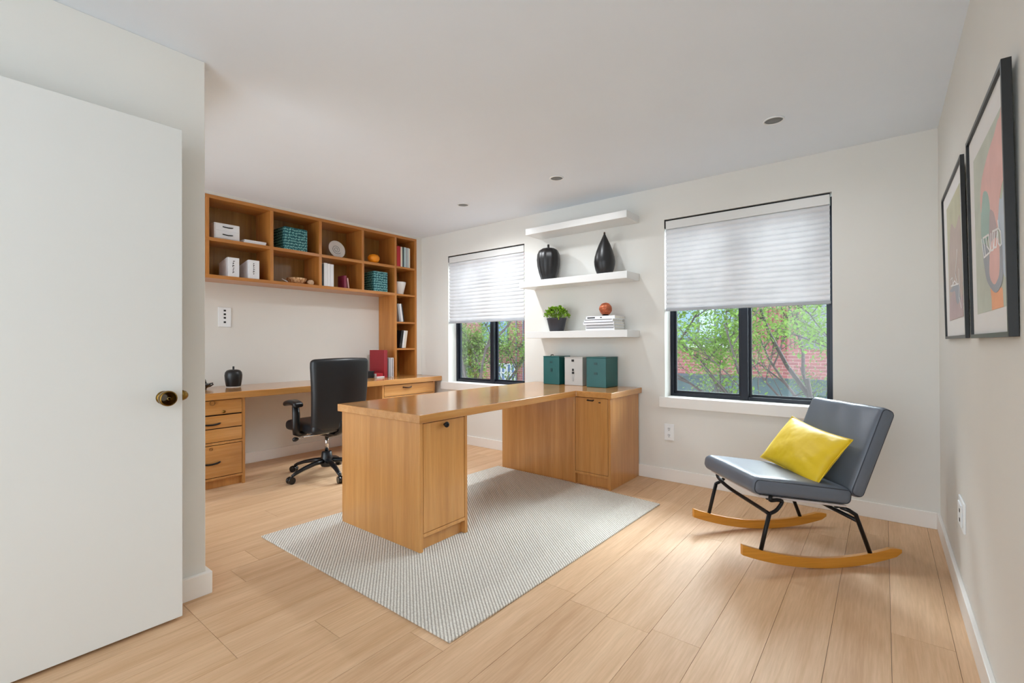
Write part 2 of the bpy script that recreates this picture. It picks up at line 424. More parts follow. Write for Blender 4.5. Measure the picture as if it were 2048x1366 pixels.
struct(MB().box(XL, XR-BT, YB-BT, YB, 0, BH).build('baseboard_back', 'white_trim', bevel=.003))
struct(MB().box(XL, XL+BT, NY, YB-BT, 0, BH).build('baseboard_left', 'white_trim', bevel=.003))
struct(MB().box(XR-BT, XR, YF, YB, 0, BH).build('baseboard_right', 'white_trim', bevel=.003))
nb = MB(); nb.box(NX, NX+.024, YF, NY+.02, 0, BH); nb.box(XL+.02, NX, NY, NY+.02, 0, BH)
struct(nb.build('baseboard_near_left', 'white_trim', bevel=.003))

# windows
FY = 3.975
for i, (a, b2) in enumerate(OPEN):
    root = bpy.data.objects.new('window_%d' % (i+1), None); S.collection.objects.link(root); root.location = ((a+b2)/2, YB, ZW0)
    ROOTM[root.name] = Matrix.Translation(root.location); struct(root)
    fr = MB(); fw = .03
    fr.box(a, a+fw, FY, YB+T, ZW0, ZW1); fr.box(b2-fw, b2, FY, YB+T, ZW0, ZW1); fr.box(a+fw, b2-fw, FY, YB+T, ZW0, ZW0+.028); fr.box(a+fw, b2-fw, FY, YB+T, ZW1-fw, ZW1)
    fr.build('window_frame', 'window_metal', root, bevel=.002)
    mid = (a+b2)/2 if i else (a+b2)/2+.01
    MB().box(mid-.027, mid+.027, FY-.008, FY+.05, ZW0+.004, ZW1-.02).build('mullion', 'window_metal', root, bevel=.003)
    for (p, q, yy) in ((a+fw, mid-.027, FY+.02), (mid+.027, b2-fw, FY+.04)):
        s = MB(); t_ = .017
        s.box(p, p+t_, yy, yy+.02, ZW0+.028, ZW1-fw); s.box(q-t_, q, yy, yy+.02, ZW0+.028, ZW1-fw); s.box(p+t_, q-t_, yy, yy+.02, ZW0+.028, ZW0+.028+t_); s.box(p+t_, q-t_, yy, yy+.02, ZW1-fw-t_, ZW1-fw)
        so = s.build('sash', 'window_metal', root, bevel=.0015)
        MB().box(p+t_, q-t_, yy+.008, yy+.013, ZW0+.045, ZW1-.045).build('pane', 'glass', so)
    sl = MB(); x0 = a-.11 if i == 0 else a-.042
    sl.box(x0, b2+.042, YB-.022, YB, ZW0-.085, ZW0); sl.box(a, b2, YB, FY, ZW0-.01, ZW0)
    sl.build('window_sill', 'white_trim', root, bevel=.003)

# door: open leaf parallel to the near-left wall
door = bpy.data.objects.new('door_1', None); S.collection.objects.link(door); door.location = (-2.31, -.13, 0); ROOTM[door.name] = Matrix.Translation(door.location); struct(door)
DX = -2.29
MB().box(DX-.038, DX, -.13, .677, .012, 2.035).build('door_leaf', 'door_paint', door, bevel=.002)
KY, KZ = .612, .925
rx = Matrix.Rotation(math.radians(90), 4, 'Y')
k = MB(); k.lathe([(.027, 0), (.027, .004), (.024, .009), (.014, .012)], (DX, KY, KZ), 32, rx); k.build('door_rosette', 'brass_dark', door)
k = MB(); k.lathe([(.013, 0), (.015, .020), (.022, .028), (.0295, .038), (.0305, .048), (.0305, .060), (.029, .064), (.026, .065)], (DX, KY, KZ), 40, rx); ko = k.build('door_knob', 'brass_dark', door)
MB().lathe([(.0065, .064), (.0065, .0675), (.005, .069)], (DX, KY, KZ), 20, rx).build('lock_button', 'brass_bright', ko)
ry = Matrix.Rotation(math.radians(-90), 4, 'X')
k = MB(); k.lathe([(.018, 0), (.0225, .002), (.0215, .008), (.017, .018), (.008, .025), (.001, .026)], (DX-.019, .677, KZ+.002), 24, ry); lo = k.build('door_latch', 'brass_dark', door)

# ================================================================== DESK WALL (left)
DZ = .757; DFX = -4.11
g_cab = MB()
def box_thing(name, label, cat, x0, x1, y0, y1, z0, z1, mat, bevel=.002, group=None):
    o = MB().box(x0, x1, y0, y1, z0, z1).build(name, mat, bevel=bevel)
    return single(o, ((x0+x1)/2, (y0+y1)/2, z0), label, cat, group)
box_thing('desktop', 'long oak wall desktop under the bookshelf, running to the corner', 'desk', XL+.003, DFX, .86, YB-.004, DZ-.055, DZ, 'wood_along_y', .003)
# cabinet 1 : left drawers
CF = -4.13; cy0, cy1 = .95, 1.662
cab = thing('drawer_cabinet', 'oak drawer cabinet at the left end of the wall desk, with black handles', 'cabinet', (-4.45, 1.3, 0))
bd = MB(); zt = DZ-.056
bd.box(XL+.02, CF, cy1-.022, cy1, 0, zt); bd.box(XL+.02, CF, cy0, cy0+.022, 0, zt); bd.box(XL+.02, XL+.03, cy0+.022, cy1-.022, .09, zt)
bd.box(XL+.03, CF, cy0+.022, cy1-.022, .068, .086); bd.box(XL+.03, CF, cy0+.022, cy1-.022, .346, .364)
bd.box(CF-.05, CF-.03, cy0+.022, cy1-.022, 0, .068)
bd.build('body', 'wood_vertical', cab, bevel=.0015)
MB().box(CF-.024, CF-.02, cy0+.022, cy1-.022, .086, zt).build('inner_back', 'dark_gap', cab)
def handle(parent, x, yc, z, w_=.13, mat='black_metal', d=.022):
    pts = [(x, yc-w_/2, z)]+[(x+d*math.sin(math.pi*(i/10))**.6, yc-w_/2+w_*i/10, z-.006*math.sin(math.pi*i/10)) for i in range(1, 10)]+[(x, yc+w_/2, z)]
    return MB().tube(pts, .006, 8, flat=(1, 1.2)).build('handle', mat, parent)
def drawer(parent, X, y0, y1, z0, z1, fx=.018, mat='wood_along_y'):
    return MB().box(X-fx, X, y0+.003, y1-.003, z0+.003, z1-.003).build('drawer', mat, parent, bevel=.0015)
dy0, dy1 = cy0+.022, cy1-.022
d = drawer(cab, CF+.001, dy0, dy1, .582, zt-.002)
MB().lathe([(.009, 0), (.012, .008), (.011, .015), (.004, .018)], (CF, 1.50, .605), 20, rx).build('knob', 'brass_dark', d)
MB().lathe([(.018, 0), (.018, .006)], (CF+.001, 1.42, .678), 20, rx).build('lock', 'black_metal', d)
d = drawer(cab, CF+.001, dy0, dy1, .474, .578); handle(d, CF, 1.41, .515)
d = drawer(cab, CF+.001, dy0, dy1, .366, .473)
d = drawer(cab, CF+.001, dy0, dy1, .088, .344); handle(d, CF, 1.41, .208)
MB().lathe([(.012, 0), (.012, .005)], (CF+.001, 1.41, .318), 20, rx).build('lock', 'black_metal', d)
# cabinet 2 : right drawers
cab = thing('drawer_cabinet', 'oak drawer cabinet under the right end of the wall desk, beside the left window', 'cabinet', (-4.45, 3.4, 0))
cy0, cy1 = 3.01, 3.745
bd = MB()
bd.box(XL+.02, CF, cy1-.022, cy1, 0, zt); bd.box(XL+.02, CF, cy0, cy0+.022, 0, zt); bd.box(XL+.02, XL+.03, cy0+.022, cy1-.022, .09, zt)
for z in (.555, .33, .068): bd.box(XL+.03, CF, cy0+.022, cy1-.022, z, z+.018)
bd.box(CF-.05, CF-.03, cy0+.022, cy1-.022, 0, .068)
bd.build('body', 'wood_vertical', cab, bevel=.0015)
MB().box(CF-.024, CF-.02, cy0+.022, cy1-.022, .086, zt).build('inner_back', 'dark_gap', cab)
for (a, b2) in ((.575, zt-.002), (.35, .553), (.088, .328)):
    d = drawer(cab, CF+.001, cy0+.022, cy1-.022, a, b2); handle(d, CF, 3.34, b2-.035, .12, 'bronze')

# ================================================================== BOOKSHELF (left wall)
SF = -4.468; SB = XL+.004
shelf = thing('bookshelf', 'oak wall bookshelf with open cubbies and a narrow tower standing on the desk', 'bookshelf', (-4.62, 2.6, DZ))
TH = .03; ZT, ZM, ZB = 2.414, 2.052, 1.734
YV = [1.502, 2.035, 2.516, 3.011, 3.449, 3.748]
MB().box(SB, SF, .95, YV[5]+.015, ZT-TH, ZT).build('top_board', 'shelf_wood_y', shelf, bevel=.0015)
MB().box(SB, SF, .95, YV[4]-.014, ZM-TH, ZM).build('shelf', 'shelf_wood_y', shelf, bevel=.0015)
MB().box(SB, SF, .95, YV[4]-.014, ZB-TH, ZB).build('bottom_board', 'shelf_wood_y', shelf, bevel=.0015)
for z in (ZM, 1.728, 1.40, 1.087):
    MB().box(SB, SF, YV[4]+.015, YV[5]-.015, z-.022, z).build('shelf', 'shelf_wood_y', shelf, bevel=.0015)
for y in [.97]+YV[:4]:
    MB().box(SB, SF-.001, y-.0145, y+.0145, ZM, ZT-TH).build('divider', 'shelf_wood_z', shelf, bevel=.001)
    MB().box(SB, SF-.001, y-.0145, y+.0145, ZB, ZM-TH).build('divider', 'shelf_wood_z', shelf, bevel=.001)
MB().box(SB, SF, YV[4]-.014, YV[4]+.015, DZ, ZT-TH).build('side_panel', 'shelf_wood_z', shelf, bevel=.0015)
MB().box(SB, SF, YV[5]-.015, YV[5]+.015, DZ, ZT-TH).build('side_panel', 'shelf_wood_z', shelf, bevel=.0015)
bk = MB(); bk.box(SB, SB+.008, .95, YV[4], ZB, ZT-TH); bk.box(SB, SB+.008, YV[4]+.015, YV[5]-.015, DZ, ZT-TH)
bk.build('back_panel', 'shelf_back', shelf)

# ---- books -------------------------------------------------------------
def book(label, cover, loc, th, dep, hgt, group=None, M=None, name='book', cat='book', marks=None):
    """spine faces local +x at x=0, thickness along y (0..th), depth to -x, height z"""
    mw = Matrix.Translation(Vector(loc)) @ (M if M else Matrix())
    t = thing(name, label, cat, loc, group=group, M=mw)
    c = min(.003, th*.18); b_ = MB()
    b_.box(-dep, 0, 0, c, 0, hgt); b_.box(-dep, 0, th-c, th, 0, hgt); b_.box(-c, 0, c, th-c, 0, hgt)
    cv = b_.build('cover', cover, t, local=True, bevel=.0008)
    MB().box(-dep+.004, -c, c, th-c, .004, hgt-.004).build('pages', 'page_edge', t, local=True)
    if marks:
        for (y0, y1, z0, z1) in marks: MB().box(0, .0006, y0*th, y1*th, z0*hgt, z1*hgt).build('spine_lettering', 'slot_black', t, local=True)
    return t
def rotx(d): return Matrix.Rotation(math.radians(d), 4, 'X')
def rotz(d): return Matrix.Rotation(math.radians(d), 4, 'Z')
# tower top : row of books
y = YV[4]+.022
for (nm, mat, th, hh) in (('red hardback', 'book_red', .054, .238), ('cream paperback', 'book_cream', .026, .236), ('dark slate paperback', 'book_slate', .022, .236), ('pale blue paperback', 'book_paleblue', .03, .238),
                          ('grey thin paperback', 'book_grey', .02, .236), ('pale blue thin paperback', 'book_paleblue', .018, .236), ('cream thin paperback', 'book_cream', .018, .232)):
    book({'red hardback': 'red hardback, leftmost in the top compartment of the narrow shelf tower',
          'cream paperback': 'cream book directly right of the red hardback in the top tower compartment',
          'dark slate paperback': 'dark slate book between cream and pale blue books in the top tower compartment',
          'pale blue paperback': 'pale blue book right of the dark slate book in the top tower compartment',
          'grey thin paperback': 'thin grey book between two pale blue books in the top tower compartment',
          'pale blue thin paperback': 'thin pale blue book, second from the right in the top tower compartment',
          'cream thin paperback': 'thin cream book at the right end of the top tower compartment'}[nm],
         mat, (SF-.006, y, ZM+.0005), th, .18, hh, 'books in the top tower compartment'); y += th+.0012
# tower 2 : white bowl
bw = MB(); bw.lathe([(.002, 0), (.045, 0), (.052, .01), (.078, .125), (.082, .15), (.078, .15), (.070, .12), (.046, .014), (.001, .012)], (SF-.10, 3.575, 1.7285), 40)
single(bw.build('bowl', 'bowl_white'), (SF-.10, 3.575, 1.7285), 'tapered white bowl in the narrow shelf tower, below the row of books', 'bowl')
# tower 3 : leaning books
y = 3.535
for i, (mat, th, lab) in enumerate((('book_grey', .024, 'grey book leaning leftmost in the third tower compartment'), ('paper_white', .03, 'white book leaning in the middle of three in the third tower compartment'), ('book_black', .014, 'thin black and white book leaning rightmost in the third tower compartment'))):
    book(lab, mat, (SF-.04, y-.0+i*.0015, 1.4008+.0), th, .16, .215, 'leaning books in the third tower compartment', rotx(9)); y += th/math.cos(math.radians(9))+.001
# tower 4 : leaning the other way
y = 3.53
for i, (mat, th, lab) in enumerate((('book_black', .036, 'black book leaning right in the fourth tower compartment'), ('paper_white', .028, 'white book leaning right beside the black book in the fourth tower compartment'), ('book_cream', .026, 'off-white book leaning rightmost in the fourth tower compartment'))):
    th_ = math.radians(9)
    book(lab, mat, (SF-.04, y, 1.0878+th*math.sin(th_)), th, .16, .21, 'leaning books in the fourth tower compartment', rotx(-9)); y += th/math.cos(th_)+.002
# cubby A top: white two drawer box + flat books
t = thing('drawer_box', 'small white two-drawer box in the upper left cubby', 'box', (-4.6, 1.665, ZM))
MB().box(-4.7, -4.505, 1.565, 1.77, ZM+.0005, ZM+.142).build('body', 'paper_white', t, bevel=.004)
for z in (.012, .078):
    dd = MB().box(-4.5045, -4.5, 1.573, 1.762, ZM+z, ZM+z+.06).build('drawer', 'paper_white', t, bevel=.0015)
    MB().tube([(-4.4995, 1.63, ZM+z+.034), (-4.490, 1.645, ZM+z+.030), (-4.488, 1.67, ZM+z+.028), (-4.490, 1.695, ZM+z+.030), (-4.4995, 1.71, ZM+z+.034)], .0045, 8).build('handle', 'black_metal', dd)
for k_, (zz, lab) in enumerate(((0, 'white flat book lying beneath another in the upper left cubby'), (.0165, 'white flat book lying on top of another in the upper left cubby'))):
    book(lab, 'paper_white', (-4.50+.01-k_*.006, 1.80+k_*.006, ZM+.0165+zz), .016, .16, .19, 'flat white books in the upper left cubby', rotx(-90))
# cubby B top : teal woven box
def woven(label, y0, y1, z0, h_, x1=SF-.012, dep=.2):
    t = thing('woven_box', label, 'box', (x1-dep/2, (y0+y1)/2, z0), group='teal woven boxes on the bookshelf')
    MB().rbox(((x1-dep/2), (y0+y1)/2, z0+h_/2), (dep, y1-y0, h_), .005, 4).build('body', 'woven_teal', t)
    MB().box(x1-dep+.008, x1-.008, y0+.008, y1-.008, z0+h_-.001, z0+h_+.004).build('lid', 'box_teal_dark', t, bevel=.001)
woven('larger teal woven box in the top row of the bookshelf', 2.155, 2.385, ZM+.0005, .215, dep=.22)
woven('smaller teal woven box in the bottom row of the bookshelf', 3.16, 3.345, ZB+.0005, .225, dep=.19)
# plate
Mp = Matrix.Translation((-4.60, 2.768, ZM+.0985)) @ Matrix.Scale(1.14, 4) @ Matrix.Rotation(math.radians(90-14), 4, 'Y')
t = thing('plate', 'round white plate with a grey spiral, leaning upright in the top row', 'plate', (0, 0, 0), M=Mp)
MB().lathe([(.001, 0), (.035, 0), (.06, .004), (.083, .014), (.085, .016), (.082, .0175), (.055, .010), (.034, .006), (.001, .006)], (0, 0, 0), 48).build('dish', 'plate_glaze', t, local=True)
sp = MB(); pts = [(r_*math.cos(a_), r_*math.sin(a_), .0085+.25*max(0, r_-.034)*.3) for a_, r_ in [(i*.3, .008+.0011*i) for i in range(0, 46)]]
pts = [(p[0]*.8, p[1]*.8, .0085) for p in pts]
sp.tube(pts, .0016, 6).build('spiral', 'plate_spiral', t, local=True)
# orange
t = thing('orange', 'bright orange in the top row, second cubby from the tower', 'orange', (-4.53, 3.19, ZM))
MB().lathe([(.001, .0005), (.023, .002), (.052, .019), (.067, .049), (.065, .072), (.048, .093), (.021, .102), (.004, .099)], (-4.53, 3.19, ZM), 36).build('fruit', 'orange_skin', t)
MB().lathe([(.004, .098), (.004, .102), (.001, .1025)], (-4.53, 3.19, ZM), 10).build('stem_scar', 'leaf_bright', t)
# magazine holders
def holder(label, y0, x1):
    t = thing('magazine_holder', label, 'magazine holder', (x1-.1, y0+.045, ZB), group='white magazine holders in the lower left cubby')
    b_ = MB(); dep, wd, hh = .2, .092, .17
    b_.prism([(x1, y0, ZB+.0005), (x1, y0, ZB+hh), (x1-.03, y0, ZB+hh), (x1-dep, y0, ZB+hh*.8), (x1-dep, y0, ZB+.0005)], (0, .003, 0))
    b_.prism([(x1, y0+wd-.003, ZB+.0005), (x1, y0+wd-.003, ZB+hh), (x1-.03, y0+wd-.003, ZB+hh), (x1-dep, y0+wd-.003, ZB+hh*.8), (x1-dep, y0+wd-.003, ZB+.0005)], (0, .003, 0))
    b_.box(x1-.003, x1, y0+.003, y0+wd-.003, ZB+.0005, ZB+hh); b_.box(x1-dep, x1-dep+.003, y0+.003, y0+wd-.003, ZB+.0005, ZB+hh*.8); b_.box(x1-dep, x1, y0+.003, y0+wd-.003, ZB+.0005, ZB+.003)
    b_.build('body', 'paper_white', t, bevel=.0008)
    MB().box(x1-dep+.01, x1-.01, y0+.012, y0+wd-.012, ZB+.004, ZB+hh*.76).build('papers', 'page_edge', t)
    mk = MB(); rnd = random.Random(int(y0*1000)); z = ZB+hh-.028
    for q in range(6):
        ww, hh2 = rnd.uniform(.008, .016), rnd.uniform(.009, .017); yc = y0+wd*.5+rnd.uniform(-.003, .003)
        mk.box(x1, x1+.0008, yc-ww/2, yc+ww/2, z-hh2*.45, z); mk.box(x1, x1+.0008, yc-ww/2, yc-ww/2+.004, z-hh2, z); z -= hh2+.006
    mk.build('lettering', 'slot_black', t)
holder('white magazine holder, the left of two in the lower left cubby', 1.667, -4.488)
holder('white magazine holder, the right of two in the lower left cubby', 1.838, -4.488)
# carved bowl, stone, small shell
cb = MB(); cb.lathe([(.002, 0), (.045, 0), (.07, .016), (.09, .045), (.094, .062), (.09, .062), (.084, .045), (.06, .018), (.001, .008)], (-4.60, 2.335, ZB+.0005), 64, ribs=16, rib_amt=.015)
single(cb.build('bowl', 'carved_wood'), (-4.60, 2.335, ZB), 'wide ribbed wooden bowl in the bottom row of the bookshelf', 'bowl')
st = MB(); st.rbox((-4.52, 2.437, ZB+.0255), (.056, .062, .05), .024, 4, fn=lambda p: Vector((p.x*(1+.15*math.sin(30*p.y)), p.y, p.z*(1+.1*math.sin(40*p.x)))))
single(st.build('stone', 'shell_stone'), (-4.52, 2.437, ZB), 'small round pinkish stone right of the ribbed wooden bowl', 'stone')
st = MB(); st.tube([(-4.53, 2.155, ZB+.035), (-4.52, 2.185, ZB+.018), (-4.515, 2.205, ZB+.007)], .006, 8, radii=[.002, .005, .0065])
single(st.build('seashell', 'plate_glaze'), (-4.515, 2.2, ZB), 'tiny pale pointed seashell left of the ribbed wooden bowl', 'seashell')
# white books row bottom C
y = YV[2]+.02
for i, (mat, th, hh, lab) in enumerate((('book_black', .026, .225, 'black-spined book, leftmost of the upright books in the bottom row'), ('paper_white', .038, .238, 'wide white book right of the black-spined book in the bottom row'),
                                        ('paper_white', .03, .234, 'middle white book between two other white books in the bottom row'), ('paper_white', .038, .232, 'rightmost of the upright white books in the bottom row'))):
    book(lab, mat, (SF-.02, y, ZB+.0005), th, .19, hh, 'upright books in the bottom row', marks=[(.3, .7, .55, .95), (.3, .7, .05, .2)] if i == 0 else None); y += th+.0015
book('small burgundy book standing alone in the bottom row', 'book_burgundy', (-4.5, 2.80, ZB+.0005), .03, .12, .135)
book('thin pale pink booklet leaning against the small burgundy book', 'pr_pink', (-4.495, 2.833+.018, ZB+.0005), .009, .1, .112, M=rotx(8))

# ---- things on the wall desk ------------------------------------------
def vase(name, label, prof, loc, mat='matte_black_ceramic', neck=None, ribs=0, amt=0, group=None):
    t = thing(name, label, 'vase', loc, group=group)
    MB().lathe(prof, loc, 64 if ribs else 40, ribs=ribs, rib_amt=amt).build('body', mat, t)
    if neck: MB().lathe(neck, loc, 20).build('neck', mat, t)
    return t
z0 = DZ
v_ = vase('vase', 'squat black vase with a short stem on the wall desk', [(.001, .0), (.056, 0), (.057, .006), (.061, .02), (.068, .07), (.0705, .105), (.066, .132), (.052, .149), (.03, .156), (.008, .157)], (-4.58, 1.745, DZ+.0005),
          neck=[(.008, .15), (.008, .184), (.001, .185)])
MB().lathe([(.0585, .0005), (.06, .003), (.0585, .006), (.0565, .006)], (-4.58, 1.745, DZ), 40, ring=True).build('base_rim', 'plate_glaze', v_)
t = thing('dish', 'small glossy black dish with a curved handle at the left end of the wall desk', 'dish', (-4.5, 1.46, DZ))
MB().lathe([(.001, .0005), (.04, .0005), (.036, .006), (.045, .014), (.066, .034), (.072, .05), (.069, .05), (.05, .03), (.001, .02)], (-4.53, 1.475, DZ), 40).build('body', 'gloss_black_ceramic', t)
MB().tube([(-4.53, 1.538, DZ+.046), (-4.53, 1.562, DZ+.05), (-4.53, 1.566, DZ+.04), (-4.53, 1.545, DZ+.026), (-4.53, 1.522, DZ+.02)], .006, 8).build('handle', 'gloss_black_ceramic', t)
MB().tube([(-4.53, 1.475, DZ+.02), (-4.53, 1.478, DZ+.06), (-4.53, 1.486, DZ+.083), (-4.53, 1.50, DZ+.083), (-4.53, 1.508, DZ+.05)], .008, 8).build('spout', 'gloss_black_ceramic', t)
# red binder + two books
book('tall dark red binder standing on the wall desk beside the shelf tower', 'binder_red', (SF-.02+.02, 3.282, DZ+.0005), .05, .25, .31, M=rotz(4), name='binder', cat='binder')
book('thin white book between the red binder and the shelf tower, the left of two', 'book_grey', (SF-.0, 3.347, DZ+.0005), .03, .2, .215, 'thin books beside the red binder')
book('thin white and navy book next to the shelf tower side, the right of two', 'paper_white', (SF-.0, 3.382, DZ+.0005), .034, .2, .22, 'thin books beside the red binder', marks=[(.35, .6, .02, .98)])
t = thing('storage_tin', 'low black box on the wall desk behind the office chair', 'box', (-4.6, 3.09, DZ))
MB().box(-4.70, -4.50, 2.98, 3.17, DZ+.0005, DZ+.062).build('body', 'black_plastic', t, bevel=.004)
MB().box(-4.705, -4.495, 2.975, 3.175, DZ+.062, DZ+.076).build('lid', 'black_plastic', t, bevel=.003)
MB().box(-4.4995, -4.492, 3.03, 3.05, DZ+.035, DZ+.055).build('clasp', 'chrome', t, bevel=.001)
book('small red book lying on a white booklet beside the black box', 'book_red', (-4.46, 3.178, DZ+.05), .035, .13, .085, M=rotx(-90))
book('white booklet lying flat under the small red book', 'paper_white', (-4.45, 3.178, DZ+.014), .0125, .15, .097, M=rotx(-90))

# switch plate on the left wall
t = thing('wall_plate', 'white wall plate with four small black ports above the wall desk', 'wall plate', (XL, 1.744, 1.392))
MB().box(XL, XL+.008, 1.69, 1.80, 1.30, 1.482).build('plate', 'outlet_white', t, bevel=.003)
for z in (1.452, 1.418, 1.385, 1.345): MB().box(XL+.008, XL+.0095, 1.735, 1.755, z-.008, z+.008).build('port', 'slot_black', t, bevel=.001)

# ================================================================== CENTRAL DESK
TZ = .757; RUG = .010
# L-shaped worktop
top = MB()
L = [(-2.735, 1.652), (-1.94, 1.652), (-1.94, 3.27), (-1.628, 3.27), (-1.628, YB-.004), (-2.735, YB-.004)]
top.prism([(x, y, TZ-.046) for x, y in L], (0, 0, .046))
o = top.build('desktop', 'wood_along_y', bevel=.003)
single(o, (-2.3, 2.7, TZ-.046), 'large oak L-shaped desktop in the middle of the room', 'desk')
# pedestal
px0, px1, py0, py1 = -2.712, -1.96, 1.67, 2.036; zt = TZ-.047
cab = thing('desk_pedestal', 'free-standing oak desk pedestal with a black knob, standing on the rug', 'cabinet', (-2.34, 1.85, RUG))
b_ = MB(); th = .022
b_.box(px0, px1, py0, py0+th, RUG, zt); b_.box(px0, px1, py1-th, py1, RUG, zt); b_.box(px0, px0+th, py0+th, py1-th, RUG, zt)
b_.box(px0+th, px1, py0+th, py1-th, .086, .106); b_.box(px1-.05, px1-.03, py0+th, py1-th, RUG, .086)
b_.build('body', 'wood_vertical', cab, bevel=.002)
MB().box(px1-.024, px1-.021, py0+th, py1-th, .106, zt-.001).build('inner_back', 'dark_gap', cab)
dr = MB().box(px1-.02, px1-.001, py0+th+.003, py1-th-.003, .109, zt-.006).build('door', 'wood_vertical', cab, bevel=.0015)
MB().lathe([(.008, 0), (.008, .010), (.015, .014), (.017, .02), (.013, .028), (.004, .031)], (px1, 1.85, .681), 24, rx).build('knob', 'black_metal', dr)
# wall cabinet
qx0, qx1, qy0, qy1 = -2.762, -1.652, 3.302, YB-BT-.002
cab = thing('desk_cabinet', 'oak cabinet against the wall between the windows, carrying the desk end', 'cabinet', (-2.2, 3.6, 0))
b_ = MB()
b_.box(qx1-th, qx1, qy0, qy1, 0, zt); b_.box(-1.99, -1.99+th, qy0, qy1, 0, zt)
b_.box(-1.99+th, qx1-th, qy0, qy1, .086, .106); b_.box(-1.99+th, qx1-th, qy0+.03, qy0+.05, 0, .086)
b_.box(qx0, -1.99, qy0+.03, qy1, 0, zt); b_.box(-1.99+th, qx1-th, qy1-.01, qy1, .106, zt)
b_.build('body', 'wood_vertical', cab, bevel=.002)
MB().box(-1.99+th, qx1-th, qy0+.021, qy0+.024, .106, zt-.001).build('inner_back', 'dark_gap', cab)
dr = MB().box(-1.99+th+.003, qx1-th-.003, qy0+.001, qy0+.02, .109, zt-.006).build('door', 'wood_vertical', cab, bevel=.0015)
MB().tube([(-1.85, qy0+.001, .688), (-1.85, qy0-.012, .684), (-1.80, qy0-.012, .684), (-1.80, qy0+.001, .688)], .005, 8).build('handle', 'black_metal', dr)
MB().box(-1.755, -1.738, qy0-.002, qy0+.001, .668, .676).build('lock', 'black_metal', dr)
# storage boxes on the desk
def sbox(label, x0, x1, y0, h_, mat, marks, side=None):
    t = thing('storage_box', label, 'box', ((x0+x1)/2, (y0+3.83)/2, TZ), group='storage boxes on the desk against the wall')
    MB().box(x0, x1, y0, 3.832, TZ+.0005, TZ+h_-.008).build('body', mat, t, bevel=.004)
    MB().box(x0-.001, x1+.001, y0-.001, 3.833, TZ+h_-.008, TZ+h_).build('lid', mat, t, bevel=.002)
    for (nm, a, b2, c, d_, mm) in marks: MB().box(x0+a, x0+b2, y0-.003, y0-.0002, TZ+c, TZ+d_).build(nm, mm, t, bevel=.0005)
    return t
t = sbox('dark teal storage box, leftmost of the three, with a small black clip on top', -2.512, -2.335, 3.64, .263, 'box_teal', [('label_holder', .075, .105, .2, .215, 'box_teal_dark'), ('pull', .08, .1, .12, .15, 'box_teal_dark')])
MB().tube([(-2.44, 3.66, TZ+.263), (-2.435, 3.66, TZ+.275), (-2.42, 3.66, TZ+.276), (-2.41, 3.66, TZ+.272)], .004, 8).build('clip', 'slot_black', t)
t = sbox('light grey storage box between the two teal ones', -2.287, -2.10, 3.655, .258, 'box_grey', [('label', .075, .1, .215, .235, 'slot_black'), ('latch', .08, .098, .13, .152, 'slot_black'), ('latch', .078, .102, .105, .124, 'slot_black')])
MB().tube([(-2.287+.08, 3.653, TZ+.095), (-2.287+.086, 3.652, TZ+.04), (-2.287+.096, 3.652, TZ+.04), (-2.287+.101, 3.653, TZ+.095)], .0012, 6).build('clip_wire', 'book_grey', t)
sbox('teal storage box, rightmost of the three, nearest the right window', -2.034, -1.846, 3.607, .262, 'box_teal', [('label_holder', .075, .105, .195, .215, 'box_teal_dark'), ('pull', .075, .105, .11, .13, 'box_teal_dark')])

# ================================================================== FLOATING SHELVES
SY0 = 3.592
for (x0, x1, za, zb, lab) in ((-2.68, -1.645, 2.172, 2.232, 'empty white floating shelf, topmost of three between the windows'),
                              (-2.757, -1.645, 1.672, 1.733, 'white floating shelf carrying two black vases'),
                              (-2.68, -1.645, 1.187, 1.249, 'white floating shelf carrying the potted plant and stacked books')):
    o = MB().box(x0, x1, SY0, YB-.001, za, zb).build('floating_shelf', 'shelf_white', bevel=.0025)
    single(o, ((x0+x1)/2, YB, za), lab, 'shelf', 'white floating shelves between the windows')
vase('vase', 'rounded black ribbed vase with a thin stem, left on the middle floating shelf',
     [(.001, 0), (.062, 0), (.068, .01), (.088, .07), (.104, .14), (.109, .2), (.104, .25), (.088, .288), (.06, .305), (.03, .31), (.01, .312)], (-2.50, 3.715, 1.7335),
     neck=[(.0105, .305), (.0105, .345), (.009, .346), (.001, .346)], ribs=10, amt=.022)
t = vase('vase', 'teardrop black vase tapering to a point, right on the middle floating shelf',
     [(.001, 0), (.062, 0), (.066, .006), (.080, .045), (.089, .085), (.091, .115), (.086, .155), (.072, .205), (.053, .255), (.034, .295), (.018, .33), (.009, .35), (.0065, .362), (.001, .364)], (-1.902, 3.70, 1.7335))
MB().lathe([(.0075, .352), (.008, .362), (.006, .372), (.001, .373)], (-1.902, 3.70, 1.7335), 14).build('tip', 'bronze', t)
# plant
t = thing('potted_plant', 'small bushy green plant in a dark tapered pot on the lowest floating shelf', 'plant', (-2.40, 3.70, 1.249))
P0 = Vector((-2.40, 3.70, 1.2495))
MB().lathe([(.001, 0), (.062, 0), (.066, .004), (.089, .108), (.093, .114), (.093, .124), (.088, .124), (.084, .108), (.001, .106)], P0, 40).build('pot', 'pot_dark', t)
MB().lathe([(.085, .1065), (.085, .112), (.001, .114)], P0, 24).build('soil', 'soil', t)
lf = MB(); rnd = random.Random(3)
def leaf(mb, p, dirv, size, wd=.5, up=Vector((0, 0, 1))):
    d_ = dirv.normalized(); s_ = d_.cross(up)
    if s_.length < 1e-3: s_ = Vector((1, 0, 0))
    s_.normalize(); n_ = s_.cross(d_)
    mb.poly([p, p+d_*size*.35+s_*size*wd*.5+n_*size*.06, p+d_*size*.75+s_*size*wd*.38, p+d_*size, p+d_*size*.75-s_*size*wd*.38, p+d_*size*.35-s_*size*wd*.5+n_*size*.06])
st = MB()
